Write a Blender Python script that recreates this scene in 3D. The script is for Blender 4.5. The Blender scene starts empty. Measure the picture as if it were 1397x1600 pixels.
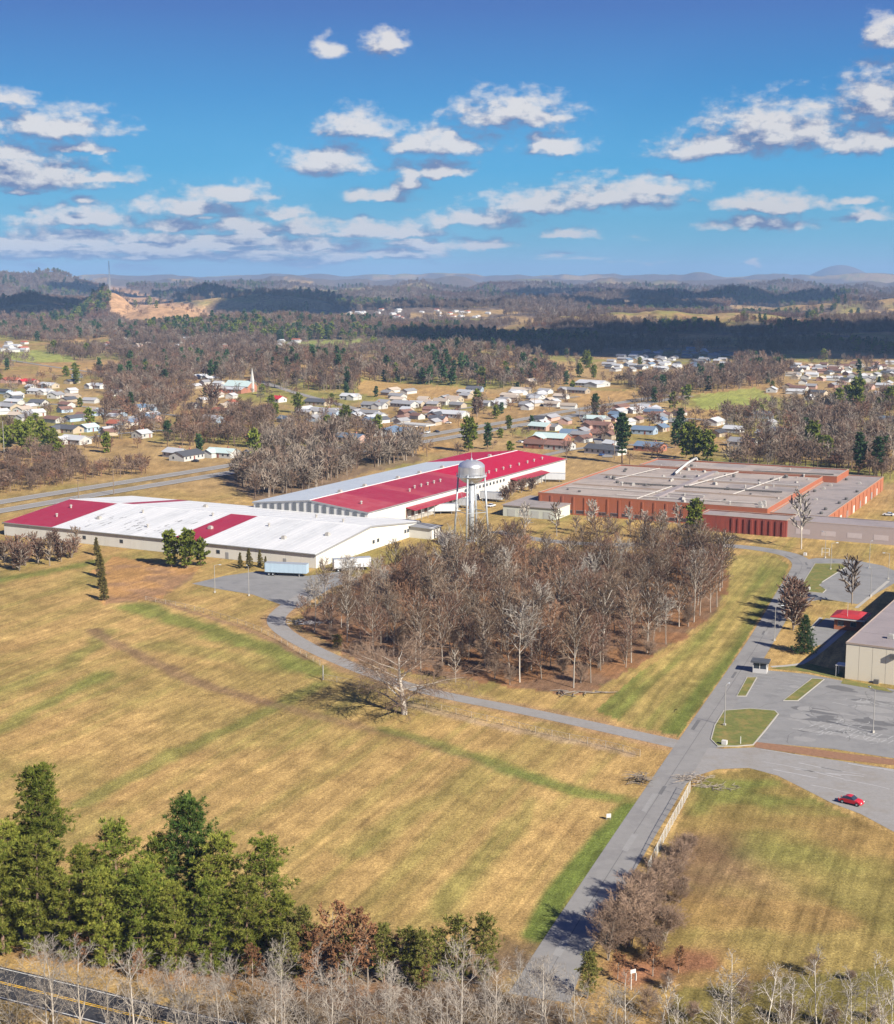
import bpy, math, random
import numpy as np
from mathutils import Vector, Matrix
R = math.radians
random.seed(11); rng = np.random.default_rng(11)
scene = bpy.context.scene
COL = scene.collection

# ------------------------------------------------------------------ camera
FPX, EYE = 2200.0, 90.0
PITCH = math.atan(360 / FPX)
cam = bpy.data.cameras.new('camera'); cam_o = bpy.data.objects.new('camera', cam); COL.objects.link(cam_o)
cam_o.location = (0, 0, EYE); cam_o.rotation_euler = (R(90) - PITCH, 0, 0)
cam.sensor_fit = 'VERTICAL'; cam.sensor_height = 36; cam.lens = 36 * FPX / 1600
cam.clip_start = 1; cam.clip_end = 80000
scene.camera = cam_o

# ------------------------------------------------------------------ sun, view
SUN_EL = R(33); SUN_AZ = math.atan2(0.68, -0.73)          # azimuth measured from +Y towards +X
SDIR = Vector((math.sin(SUN_AZ) * math.cos(SUN_EL), math.cos(SUN_AZ) * math.cos(SUN_EL), math.sin(SUN_EL)))
sl = bpy.data.lights.new('sun', 'SUN'); sl.energy = 5.0; sl.angle = R(0.53); sl.color = (1.0, 0.93, 0.82)
so = bpy.data.objects.new('sun', sl); COL.objects.link(so); so.location = (0, 0, 1000)
so.rotation_euler = (-SDIR).to_track_quat('-Z', 'Y').to_euler()
vs = scene.view_settings
scene.display_settings.display_device = 'sRGB'
vs.view_transform = 'Standard'; vs.look = 'None'; vs.gamma = 1; vs.exposure = 1.0; vs.use_curve_mapping = False
scene.cycles.max_bounces = 4; scene.cycles.diffuse_bounces = 1; scene.cycles.glossy_bounces = 2
scene.cycles.transparent_max_bounces = 8; scene.cycles.volume_bounces = 0
scene.cycles.use_denoising = True; scene.cycles.denoising_prefilter = 'ACCURATE'; scene.cycles.denoising_quality = 'HIGH'
scene.cycles.volume_step_rate = 1.0
scene.cycles.sample_clamp_indirect = 6

# ------------------------------------------------------------------ projection used to survey the photograph
CP, SP = math.cos(PITCH), math.sin(PITCH)
def ray(px, py):
    a = (px - 698.5) / FPX; b = (800 - py) / FPX
    return np.array([a, CP + b * SP, -SP + b * CP])
def G(px, py, z=0.0):
    r = ray(px, py); t = (z - EYE) / r[2]
    return (r[0] * t, r[1] * t)
def proj(x, y, z):
    zz = z - EYE
    d = y * CP - zz * SP; u = y * SP + zz * CP
    d = np.maximum(d, 1e-3)
    return 698.5 + FPX * x / d, 800 - FPX * u / d
def azel(px, py):
    r = ray(px, py); r = r / np.linalg.norm(r)
    return math.atan2(r[0], r[1]), math.asin(r[2])

# ------------------------------------------------------------------ noise
_T = np.random.default_rng(5).random((256, 256))
def vnoise(x, y):
    x = np.asarray(x, float); y = np.asarray(y, float)
    xi = np.floor(x).astype(int); yi = np.floor(y).astype(int)
    fx = x - xi; fy = y - yi
    fx = fx * fx * (3 - 2 * fx); fy = fy * fy * (3 - 2 * fy)
    a = _T[xi & 255, yi & 255]; b = _T[(xi + 1) & 255, yi & 255]
    c = _T[xi & 255, (yi + 1) & 255]; d = _T[(xi + 1) & 255, (yi + 1) & 255]
    return (a * (1 - fx) + b * fx) * (1 - fy) + (c * (1 - fx) + d * fx) * fy
def fbm(x, y, o=4):
    s = 0; a = 0.5; t = 0
    for i in range(o):
        s = s + a * vnoise(x + 17.3 * i, y + 9.1 * i); t += a; a *= .5; x = np.asarray(x) * 2.03; y = np.asarray(y) * 2.03
    return s / t
def sstep(a, b, x):
    t = np.clip((np.asarray(x, float) - a) / (b - a), 0, 1); return t * t * (3 - 2 * t)

# ------------------------------------------------------------------ terrain height
def zpix(py, D):                                   # height seen at picture row py from D metres
    return EYE + D * math.tan(math.atan((800 - py) / FPX) - PITCH)
RIDGES = [  # azimuth column, crest row, distance, half width in columns, depth in metres
 (1296,415,21000,58,2600),(1355,427,20500,80,2600),(80,429,6800,110,800),(20,434,6500,60,800),
 (60,470,3700,130,420),(186,458,3300,44,300),(262,478,3050,75,300),(335,450,4700,55,420),(400,464,4600,60,400),
 (650,441,7200,50,500),(630,455,5600,120,500),(1010,487,2900,150,420),(900,494,2650,90,330),(1150,497,2750,120,380),
 (1310,500,2750,160,380),(1135,449,5300,62,420),(1040,458,5300,60,400),(1255,458,5300,60,400),(480,437,9000,40,800),
 (742,547,1480,115,170),(470,557,1360,95,120),(430,501,2350,250,190),(560,500,2500,120,200),(100,470,4300,150,400),(820,470,4000,120,400)]
def height(x, y):
    x = np.asarray(x, float); y = np.asarray(y, float)
    r = np.hypot(x, y); az = np.arctan2(x, y)
    h = sstep(620, 1500, r) * (fbm(x / 330 + 3, y / 330) - .5) * 9
    h = h + sstep(1500, 4000, r) * (fbm(x / 560 + 8, y / 560 + 2) - .46) * 150
    front = np.exp(-(np.maximum(np.abs(az) - .5, 0) / .6) ** 2)
    for D, dep, py, amp, fr in ((14500, 900, 430, 11, 30), (10500, 700, 436, 15, 34), (7600, 450, 447, 17, 26), (5900, 380, 459, 20, 22), (4500, 330, 473, 22, 20)):
        crest = zpix(py, D) + np.clip((fbm(az * fr + D, az * 0 + .5, 4) - .5) * 2.6, -1, 1) * amp * .62 * D / FPX
        w = dep * (.8 + .5 * vnoise(az * 30 + D, r * 0))
        h = np.maximum(h, crest * np.exp(-((r - D * (1 + .06 * (vnoise(az * 9, az * 0 + D) - .5))) / w) ** 2))
    rough = 1 + (fbm(az * 60 + 2, r / 420, 3) - .5) * .45
    for (px, py, D, w, dep) in RIDGES:
        a0 = math.atan((px - 698.5) / FPX / CP)
        zc = zpix(py, D)
        h = np.maximum(h, zc * np.exp(-((az - a0) / (w / FPX)) ** 2 - ((r - D) / dep) ** 2) * (rough if D < 15000 else 1))
    return h
def T(px, py):                                     # where the line of sight of a photo point meets the terrain
    r = ray(px, py)
    t = np.exp(np.linspace(math.log(400), math.log(24000), 4000))
    p = r[None, :] * t[:, None]
    hh = height(p[:, 0], p[:, 1])
    k = np.argmax(p[:, 2] + EYE <= hh)
    if k == 0: return G(px, py)
    return (p[k, 0], p[k, 1])
def hz(x, y): return float(height(x, y))

def in_poly(px, py, poly):
    px = np.asarray(px); py = np.asarray(py); c = np.zeros(px.shape, bool); n = len(poly)
    for i in range(n):
        x1, y1 = poly[i]; x2, y2 = poly[(i + 1) % n]
        if y1 == y2: continue
        k = (y1 > py) != (y2 > py)
        c ^= k & (px < (x2 - x1) * (py - y1) / (y2 - y1) + x1)
    return c
def dist_line(x, y, pts):
    d = np.full(np.shape(x), 1e9)
    for (ax, ay), (bx, by) in zip(pts[:-1], pts[1:]):
        L = (bx - ax) ** 2 + (by - ay) ** 2 + 1e-9
        t = np.clip(((x - ax) * (bx - ax) + (y - ay) * (by - ay)) / L, 0, 1)
        d = np.minimum(d, np.hypot(x - ax - t * (bx - ax), y - ay - t * (by - ay)))
    return d
def gp(*pp): return [G(*p) for p in pp]

# ------------------------------------------------------------------ node helpers / materials
def newmat(name):
    m = bpy.data.materials.new(name); m.use_nodes = True
    nt = m.node_tree; nt.nodes.clear()
    out = nt.nodes.new('ShaderNodeOutputMaterial'); b = nt.nodes.new('ShaderNodeBsdfPrincipled')
    nt.links.new(b.outputs[0], out.inputs[0])
    return m, nt, b
def N(nt, t, **kw):
    n = nt.nodes.new(t)
    for k, v in kw.items():
        if k.startswith('i_'):
            key = k[2:]; n.inputs[int(key) if key.isdigit() else key].default_value = v
        else: setattr(n, k, v)
    return n
def math_n(nt, op, a, b=None, c=None, clamp=False):
    n = nt.nodes.new('ShaderNodeMath'); n.operation = op; n.use_clamp = clamp
    for i, v in enumerate((a, b, c)):
        if v is None: continue
        if isinstance(v, (int, float)): n.inputs[i].default_value = v
        else: nt.links.new(v, n.inputs[i])
    return n.outputs[0]
def mixc(nt, f, a, b, blend='MIX'):
    n = nt.nodes.new('ShaderNodeMix'); n.data_type = 'RGBA'; n.blend_type = blend
    for s, v in ((n.inputs[0], f), (n.inputs[6], a), (n.inputs[7], b)):
        if isinstance(v, (int, float)): s.default_value = v
        elif isinstance(v, tuple): s.default_value = (*v[:3], 1)
        else: nt.links.new(v, s)
    return n.outputs[2]
def mat(name, col, rough=.8, var=.25, scale=1.5, metal=0, bump=0, rnd=.0, stretch=(1, 1, 1), stain=None, spec=.3, world=False):
    """procedural material: fine grain, larger blotches, per-object variation, optional stains"""
    m, nt, b = newmat(name)
    tc = N(nt, 'ShaderNodeTexCoord')
    src = N(nt, 'ShaderNodeNewGeometry').outputs['Position'] if world else tc.outputs['Object']
    mp = N(nt, 'ShaderNodeMapping'); mp.inputs['Scale'].default_value = stretch
    nt.links.new(src, mp.inputs[0])
    n1 = N(nt, 'ShaderNodeTexNoise', i_Scale=scale, i_Detail=5.0, i_Roughness=.65); nt.links.new(mp.outputs[0], n1.inputs['Vector'])
    k = math_n(nt, 'MULTIPLY_ADD', n1.outputs[0], 2 * var, 1 - var)
    if rnd:
        oi = N(nt, 'ShaderNodeObjectInfo')
        k = math_n(nt, 'MULTIPLY', k, math_n(nt, 'MULTIPLY_ADD', oi.outputs['Random'], 2 * rnd, 1 - rnd))
    c = mixc(nt, 1.0, tuple(col), k, 'MULTIPLY')
    if stain:
        scol, samt, sscale = stain
        n2 = N(nt, 'ShaderNodeTexNoise', i_Scale=sscale, i_Detail=6.0, i_Roughness=.7); nt.links.new(mp.outputs[0], n2.inputs['Vector'])
        f = math_n(nt, 'MULTIPLY', math_n(nt, 'MULTIPLY_ADD', n2.outputs[0], 5, -2.4, True), samt)
        c = mixc(nt, f, c, tuple(scol))
    nt.links.new(c, b.inputs['Base Color'])
    b.inputs['Roughness'].default_value = rough; b.inputs['Metallic'].default_value = metal
    b.inputs['Specular IOR Level'].default_value = spec
    if bump:
        bp = N(nt, 'ShaderNodeBump', i_Strength=.6, i_Distance=bump); nt.links.new(n1.outputs[0], bp.inputs['Height']); nt.links.new(bp.outputs[0], b.inputs['Normal'])
    return m

# ------------------------------------------------------------------ mesh builder
class MB:
    def __init__(s): s.v = []; s.f = []; s.m = []
    def face(s, pts, mi=0):
        i = len(s.v); s.v += [tuple(p) for p in pts]; s.f.append(tuple(range(i, i + len(pts)))); s.m.append(mi)
    def box(s, x0, x1, y0, y1, z0, z1, mi=0):
        i = len(s.v)
        s.v += [(x0, y0, z0), (x1, y0, z0), (x1, y1, z0), (x0, y1, z0), (x0, y0, z1), (x1, y0, z1), (x1, y1, z1), (x0, y1, z1)]
        for q in ((0, 3, 2, 1), (4, 5, 6, 7), (0, 1, 5, 4), (1, 2, 6, 5), (2, 3, 7, 6), (3, 0, 4, 7)):
            s.f.append(tuple(i + k for k in q)); s.m.append(mi)
    def hexa(s, lo, hi, mi=0):                      # two quads, lower and upper
        i = len(s.v); s.v += [tuple(p) for p in lo] + [tuple(p) for p in hi]
        for q in ((0, 3, 2, 1), (4, 5, 6, 7), (0, 1, 5, 4), (1, 2, 6, 5), (2, 3, 7, 6), (3, 0, 4, 7)):
            s.f.append(tuple(i + k for k in q)); s.m.append(mi)
    def prism(s, poly, z0, z1, mi=0, top=None):
        n = len(poly); i = len(s.v)
        s.v += [(x, y, z0) for x, y in poly] + [(x, y, z1) for x, y in poly]
        for k in range(n): s.f.append((i + k, i + (k + 1) % n, i + n + (k + 1) % n, i + n + k)); s.m.append(mi)
        s.f.append(tuple(i + n + k for k in range(n))); s.m.append(mi if top is None else top)
        s.f.append(tuple(i + n - 1 - k for k in range(n))); s.m.append(mi)
    def tube(s, pts, rads, n=6, cap=True, mi=0):
        i0 = len(s.v); m = len(pts)
        d = Vector(pts[-1]) - Vector(pts[0])
        if d.length < 1e-6: return
        d.normalize(); ref = Vector((1, 0, 0)) if abs(d.x) < .8 else Vector((0, 1, 0))
        u = d.cross(ref).normalized(); w = d.cross(u)
        for p, r in zip(pts, rads):
            for k in range(n):
                a = 2 * math.pi * k / n; ca, sa = math.cos(a) * r, math.sin(a) * r
                s.v.append((p[0] + u.x * ca + w.x * sa, p[1] + u.y * ca + w.y * sa, p[2] + u.z * ca + w.z * sa))
        for j in range(m - 1):
            for k in range(n):
                k2 = (k + 1) % n
                s.f.append((i0 + j * n + k, i0 + j * n + k2, i0 + (j + 1) * n + k2, i0 + (j + 1) * n + k)); s.m.append(mi)
        if cap and n > 2:
            s.f.append(tuple(i0 + k for k in reversed(range(n)))); s.m.append(mi)
            s.f.append(tuple(i0 + (m - 1) * n + k for k in range(n))); s.m.append(mi)
    def lathe(s, prof, n=20, c=(0, 0), mi=0):
        i0 = len(s.v)
        for r, z in prof:
            for k in range(n):
                a = 2 * math.pi * k / n; s.v.append((c[0] + r * math.cos(a), c[1] + r * math.sin(a), z))
        for j in range(len(prof) - 1):
            for k in range(n):
                k2 = (k + 1) % n
                s.f.append((i0 + j * n + k, i0 + j * n + k2, i0 + (j + 1) * n + k2, i0 + (j + 1) * n + k)); s.m.append(mi)
    def mesh(s, name, mats, smooth=False):
        me = bpy.data.meshes.new(name)
        me.from_pydata(s.v, [], s.f)
        for m in (mats if isinstance(mats, (list, tuple)) else [mats]): me.materials.append(m)
        if any(s.m): me.polygons.foreach_set('material_index', s.m)
        if smooth: me.polygons.foreach_set('use_smooth', [True] * len(s.f))
        me.update(); return me
    def build(s, name, mats, parent=None, smooth=False):
        return link(name, s.mesh(name, mats, smooth), parent)
def link(name, me, parent=None, loc=None):
    o = bpy.data.objects.new(name, me); COL.objects.link(o)
    if parent is not None: o.parent = parent
    if loc is not None: o.location = loc
    return o
def tag(o, label, cat, group=None, kind=None):
    o['label'] = label; o['category'] = cat
    if group: o['group'] = group
    if kind: o['kind'] = kind
    return o
def thing(name, label, cat, loc=(0, 0, 0), rz=0, group=None):
    o = bpy.data.objects.new(name, None); COL.objects.link(o); o.location = loc; o.rotation_euler = (0, 0, rz)
    o.empty_display_size = .5
    return tag(o, label, cat, group)
def structure(o, kind='structure'):
    o['kind'] = kind; return o
def dup(root, loc, rz=0, sc=1, label=None, group=None):
    """copy a thing with its parts and sub-parts; meshes are shared"""
    r = root.copy(); COL.objects.link(r); r.location = loc; r.rotation_euler = (0, 0, rz); r.scale = (sc, sc, sc) if not isinstance(sc, tuple) else sc
    if label: r['label'] = label
    if group: r['group'] = group
    for ch in root.children:
        c = ch.copy(); COL.objects.link(c); c.parent = r
        for g in ch.children:
            d = g.copy(); COL.objects.link(d); d.parent = c
    return r
def flat_poly(name, pts, z, m, kind='structure', parent=None, zf=None):
    import bmesh
    bm = bmesh.new()
    vs_ = [bm.verts.new((x, y, z)) for x, y in pts]
    f = bm.faces.new(vs_)
    bmesh.ops.recalc_face_normals(bm, faces=[f]); f.normal_update()
    if f.normal.z < 0: f.normal_flip()
    bmesh.ops.triangulate(bm, faces=[f])
    me = bpy.data.meshes.new(name); bm.to_mesh(me); bm.free(); me.materials.append(m)
    o = link(name, me, parent)
    if parent is None: o['kind'] = kind
    return o
def smooth_line(pts, it=2):
    for _ in range(it):
        q = [pts[0]]
        for a, b in zip(pts[:-1], pts[1:]):
            q += [(a[0] * .75 + b[0] * .25, a[1] * .75 + b[1] * .25), (a[0] * .25 + b[0] * .75, a[1] * .25 + b[1] * .75)]
        q.append(pts[-1]); pts = q
    return pts
def ribbon_mesh(mb, pts, w, z, drape=False, off=0.0, mi=0):
    """strip along pts; w may be a number or a list"""
    n = len(pts); P = np.array(pts, float); d = np.gradient(P, axis=0); d /= np.linalg.norm(d, axis=1)[:, None] + 1e-9
    nx = np.stack([-d[:, 1], d[:, 0]], 1)
    W = np.full(n, w / 2) if not hasattr(w, '__len__') else np.interp(np.linspace(0, 1, n), np.linspace(0, 1, len(w)), w) / 2
    a = P + nx * (off + W)[:, None]; b = P + nx * (off - W)[:, None]
    za = height(a[:, 0], a[:, 1]) if drape else np.zeros(n); zb = height(b[:, 0], b[:, 1]) if drape else np.zeros(n)
    i = len(mb.v)
    for k in range(n): mb.v += [(a[k, 0], a[k, 1], za[k] + z), (b[k, 0], b[k, 1], zb[k] + z)]
    for k in range(n - 1): mb.f.append((i + 2 * k, i + 2 * k + 1, i + 2 * k + 3, i + 2 * k + 2)); mb.m.append(mi)
def ribbon(name, pts, w, z, m, drape=False, off=0.0, it=2):
    mb = MB(); ribbon_mesh(mb, smooth_line(pts, it), w, z, drape, off)
    return structure(mb.build(name, m))
# ------------------------------------------------------------------ world: Nishita daylight with cumulus
world = bpy.data.worlds.new('World'); scene.world = world; world.use_nodes = True
wt = world.node_tree; wt.nodes.clear()
wo = N(wt, 'ShaderNodeOutputWorld'); bg = N(wt, 'ShaderNodeBackground', i_Strength=0.05)
wt.links.new(bg.outputs[0], wo.inputs[0])
sky = N(wt, 'ShaderNodeTexSky', sky_type='NISHITA', sun_disc=False, sun_elevation=SUN_EL, sun_rotation=SUN_AZ, altitude=400, air_density=1.0, dust_density=.6, ozone_density=2.5)
tc = N(wt, 'ShaderNodeTexCoord')
sx = N(wt, 'ShaderNodeSeparateXYZ'); wt.links.new(tc.outputs['Generated'], sx.inputs[0])
az = math_n(wt, 'ARCTAN2', sx.outputs[0], sx.outputs[1]); el = math_n(wt, 'ARCSINE', sx.outputs[2])
AZW = .36
azp = math_n(wt, 'SUBTRACT', math_n(wt, 'PINGPONG', math_n(wt, 'ADD', az, AZW), 2 * AZW), AZW)   # the same run of clouds goes on all round
cv = N(wt, 'ShaderNodeCombineXYZ'); wt.links.new(azp, cv.inputs[0]); wt.links.new(el, cv.inputs[1])
# clear-sky colour by elevation
ramp = N(wt, 'ShaderNodeValToRGB'); wt.links.new(math_n(wt, 'MULTIPLY', el, 1 / R(24), None, True), ramp.inputs[0])
cr = ramp.color_ramp
def srgb(r, g, b): return tuple(((c / 255) / 12.92 if c / 255 <= .04045 else ((c / 255 + .055) / 1.055) ** 2.4) for c in (r, g, b))
STOPS = [(0.0, srgb(140, 198, 224)), (.07, srgb(106, 188, 222)), (.18, srgb(72, 172, 224)), (.30, srgb(60, 146, 210)), (.43, srgb(66, 114, 188)), (.55, srgb(70, 92, 168)), (1.0, srgb(52, 72, 146))]
for i, (p, c) in enumerate(STOPS):
    e = cr.elements[i] if i < 2 else cr.elements.new(p)
    e.position = p; e.color = (*c, 1)
vm = N(wt, 'ShaderNodeVectorMath', operation='SCALE', i_3=10.0); wt.links.new(ramp.outputs[0], vm.inputs[0])
clear = mixc(wt, .94, sky.outputs[0], vm.outputs[0])

# clouds: (column, row of the middle, half width, half height)
CL = [(800,166,98,30),(555,188,56,26),(680,215,88,27),(512,244,72,27),(862,222,62,18),(690,261,52,15),(598,302,58,15),(75,187,105,26),(10,148,42,12),
 (45,263,130,30),(150,272,75,12),(20,235,75,18),(120,228,60,9),(355,297,78,16),(300,318,95,19),(125,335,100,18),(20,298,28,8),(130,312,24,8),
 (1220,188,130,42),(1120,224,95,24),(1340,214,90,24),(1375,140,62,48),(1385,45,32,28),(960,297,120,26),(840,312,110,22),(745,337,85,17),(1010,288,80,18),
 (1210,314,88,18),(1180,344,90,13),(885,362,48,11),(515,72,26,22),(602,60,34,23),(475,352,60,17),(380,348,60,14),(270,345,60,14),(440,330,50,10),
 (570,352,60,14),(640,357,60,14),(740,378,70,13),(350,395,110,12),(120,367,130,16),(480,380,120,14),(620,395,90,10),(1355,335,50,10),(1180,412,18,6),(250,370,100,13),(60,395,110,12),(640,270,30,30),(1340,310,30,8)]
grp = bpy.data.node_groups.new('cloud_cover', 'ShaderNodeTree')
grp.interface.new_socket('Vector', in_out='INPUT', socket_type='NodeSocketVector')
grp.interface.new_socket('Cover', in_out='OUTPUT', socket_type='NodeSocketFloat')
gi = grp.nodes.new('NodeGroupInput'); go_ = grp.nodes.new('NodeGroupOutput')
def gnoise(scale, sv, detail=4.0, rough=.6):
    mp = N(grp, 'ShaderNodeMapping'); mp.inputs['Scale'].default_value = sv; grp.links.new(gi.outputs[0], mp.inputs[0])
    n = N(grp, 'ShaderNodeTexNoise', i_Scale=scale, i_Detail=detail, i_Roughness=rough); n.noise_dimensions = '2D'
    grp.links.new(mp.outputs[0], n.inputs['Vector']); return n
nw = gnoise(1.0, (34, 60, 1), 3.0)
off = N(grp, 'ShaderNodeVectorMath', operation='MULTIPLY_ADD'); grp.links.new(nw.outputs['Color'], off.inputs[0])
off.inputs[1].default_value = (.022, .010, 0); off.inputs[2].default_value = (-.011, -.005, 0)
wv = N(grp, 'ShaderNodeVectorMath', operation='ADD'); grp.links.new(gi.outputs[0], wv.inputs[0]); grp.links.new(off.outputs[0], wv.inputs[1])
acc = None
for (cx, cy, hw, hh) in CL:
    a0, e0 = azel(cx, cy + hh * .6)
    ax, ey = FPX * .97 / (hw * 1.12), FPX * .97 / (hh * 1.55)
    m = N(grp, 'ShaderNodeVectorMath', operation='MULTIPLY_ADD'); grp.links.new(wv.outputs[0], m.inputs[0])
    m.inputs[1].default_value = (ax, ey, 0); m.inputs[2].default_value = (-a0 * ax, -e0 * ey, 0)
    f1 = N(grp, 'ShaderNodeVectorMath', operation='MULTIPLY'); grp.links.new(m.outputs[0], f1.inputs[0]); f1.inputs[1].default_value = (1, -2.6, 1)
    f2 = N(grp, 'ShaderNodeVectorMath', operation='MAXIMUM'); grp.links.new(m.outputs[0], f2.inputs[0]); grp.links.new(f1.outputs[0], f2.inputs[1])
    l = N(grp, 'ShaderNodeVectorMath', operation='LENGTH'); grp.links.new(f2.outputs[0], l.inputs[0])
    acc = l.outputs['Value'] if acc is None else math_n(grp, 'SMOOTH_MIN', acc, l.outputs['Value'], .25)
n2 = gnoise(1.0, (70, 125, 1), 5.0, .58)
d = math_n(grp, 'SUBTRACT', 1.08, acc)
d = math_n(grp, 'ADD', d, math_n(grp, 'MULTIPLY_ADD', n2.outputs[0], 1.3, -.65))
# thin broken bands low over the hills
sxy = N(grp, 'ShaderNodeSeparateXYZ'); grp.links.new(gi.outputs[0], sxy.inputs[0])
nb = gnoise(1.0, (17, 105, 1), 5.0, .58)
win = math_n(grp, 'MULTIPLY', math_n(grp, 'SMOOTH_MIN', math_n(grp, 'MULTIPLY', sxy.outputs[1], 60, None, True), math_n(grp, 'MULTIPLY_ADD', sxy.outputs[1], -28, 1.7, True), .1),
             math_n(grp, 'MULTIPLY_ADD', sxy.outputs[0], -2.6, .72, True))
band = math_n(grp, 'ADD', math_n(grp, 'MULTIPLY_ADD', nb.outputs[0], 3.4, -2.7), math_n(grp, 'MULTIPLY', win, 1.75))
d = math_n(grp, 'SMOOTH_MAX', d, band, .1)
grp.links.new(d, go_.inputs[0])
def cover(dx, dy):
    g = N(wt, 'ShaderNodeGroup'); g.node_tree = grp
    if dx or dy:
        s = N(wt, 'ShaderNodeVectorMath', operation='ADD'); s.inputs[1].default_value = (dx, dy, 0); wt.links.new(cv.outputs[0], s.inputs[0]); wt.links.new(s.outputs[0], g.inputs[0])
    else: wt.links.new(cv.outputs[0], g.inputs[0])
    return g.outputs[0]
c0 = cover(0, 0); c1 = cover(.005, .011)
mr = N(wt, 'ShaderNodeMapRange', interpolation_type='SMOOTHSTEP', i_1=0.0, i_2=.75); wt.links.new(c0, mr.inputs[0])
alpha = math_n(wt, 'MULTIPLY', mr.outputs[0], .93)
lit = math_n(wt, 'MULTIPLY_ADD', math_n(wt, 'SUBTRACT', c0, c1), 1.7, .33, True)
CLD = tuple(10 * c for c in srgb(112, 128, 168)); CLB = tuple(10 * c for c in srgb(232, 228, 226))
ccol = mixc(wt, lit, CLD, CLB)
low = math_n(wt, 'MULTIPLY_ADD', el, -9.0, .18, True)            # far clouds sink into the air near the horizon
ccol = mixc(wt, low, ccol, vm.outputs[0])
fin = mixc(wt, alpha, clear, ccol)
wt.links.new(fin, bg.inputs[0])
world.cycles.sampling_method = 'MANUAL'; world.cycles.sample_map_resolution = 512
# ------------------------------------------------------------------ the lie of roads and lots (surveyed lines, metres)
ROAD = smooth_line(gp((842,1560),(888,1470),(985,1315),(1090,1152),(1150,1062),(1200,985),(1232,925),(1252,893),(1256,880),(1240,868),(1205,860),(1150,853),(1060,850),(960,852),(850,846),(775,830)), 3)
DRIVE = smooth_line(gp((1072,1166),(1000,1150),(900,1128),(800,1107),(700,1088),(640,1073),(590,1057),(530,1033),(480,1010),(440,986),(428,968),(445,950),(475,932),(500,915)), 3)
APRON = gp((1098,1168),(1130,1170),(1180,1168),(1240,1178),(1320,1190),(1460,1212),(1480,1345),(1397,1300),(1345,1272),(1300,1255),(1255,1232),(1215,1212),(1170,1200),(1120,1202),(1090,1212),(1072,1225))
LOT = gp((1098,1172),(1105,1120),(1140,1078),(1168,1048),(1185,1046),(1260,1053),(1318,1064),(1400,1078),(1470,1090),(1490,1200),(1397,1185),(1300,1170),(1180,1160))
ISL_A = gp((1132,1111),(1172,1108),(1210,1111),(1215,1116),(1196,1140),(1176,1164),(1150,1166),(1122,1166),(1112,1156),(1118,1134))
ISL_B = gp((1152,1088),(1165,1088),(1182,1059),(1168,1059))
ISL_C = gp((1225,1095),(1246,1095),(1287,1062),(1269,1061))
ISL_D = gp((1252,917),(1262,925),(1285,927),(1290,922),(1281,915),(1285,909),(1323,885),(1312,881),(1274,881))
YARD = gp((1252,876),(1275,872),(1330,874),(1380,884),(1412,898),(1400,910),(1340,944),(1290,936),(1262,940),(1222,944),(1228,930))
HUTLOT = gp((1268,985),(1290,966),(1310,968),(1325,975),(1297,1003),(1268,1012),(1262,1000))
DOCK = gp((300,912),(350,900),(400,893),(440,898),(480,900),(530,893),(560,905),(520,918),(490,935),(468,950),(440,945),(395,929),(345,921))
ROW2 = gp((1270,1061),(1266,1053),(1318,1064),(1314,1075))
HWY = smooth_line([T(*p) for p in ((-260,838),(-60,802),(0,792),(120,772),(250,751),(350,735),(480,713),(640,690),(760,669),(850,654),(905,643),(990,630),(1060,618))], 2)
HWY_L = HWY
SIDE = smooth_line([T(*p) for p in ((398,594),(430,604),(470,616),(510,627),(560,640),(600,655))], 2)
BYWAY = gp((-260,1478),(-60,1521),(0,1535),(75,1553),(150,1572),(230,1592),(330,1615),(430,1632),(560,1650),(700,1662),(850,1668),(1000,1668),(1200,1664),(1500,1650))
COPSE = gp((478,978),(500,1000),(560,1030),(640,1050),(720,1062),(800,1072),(880,1085),(930,1080),(985,1045),(1060,1000),(1120,958),(1135,915),(1130,868),(1080,862),(1000,866),(900,862),(800,856),(700,868),(640,868),(560,900),(510,935),(475,955))

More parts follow.
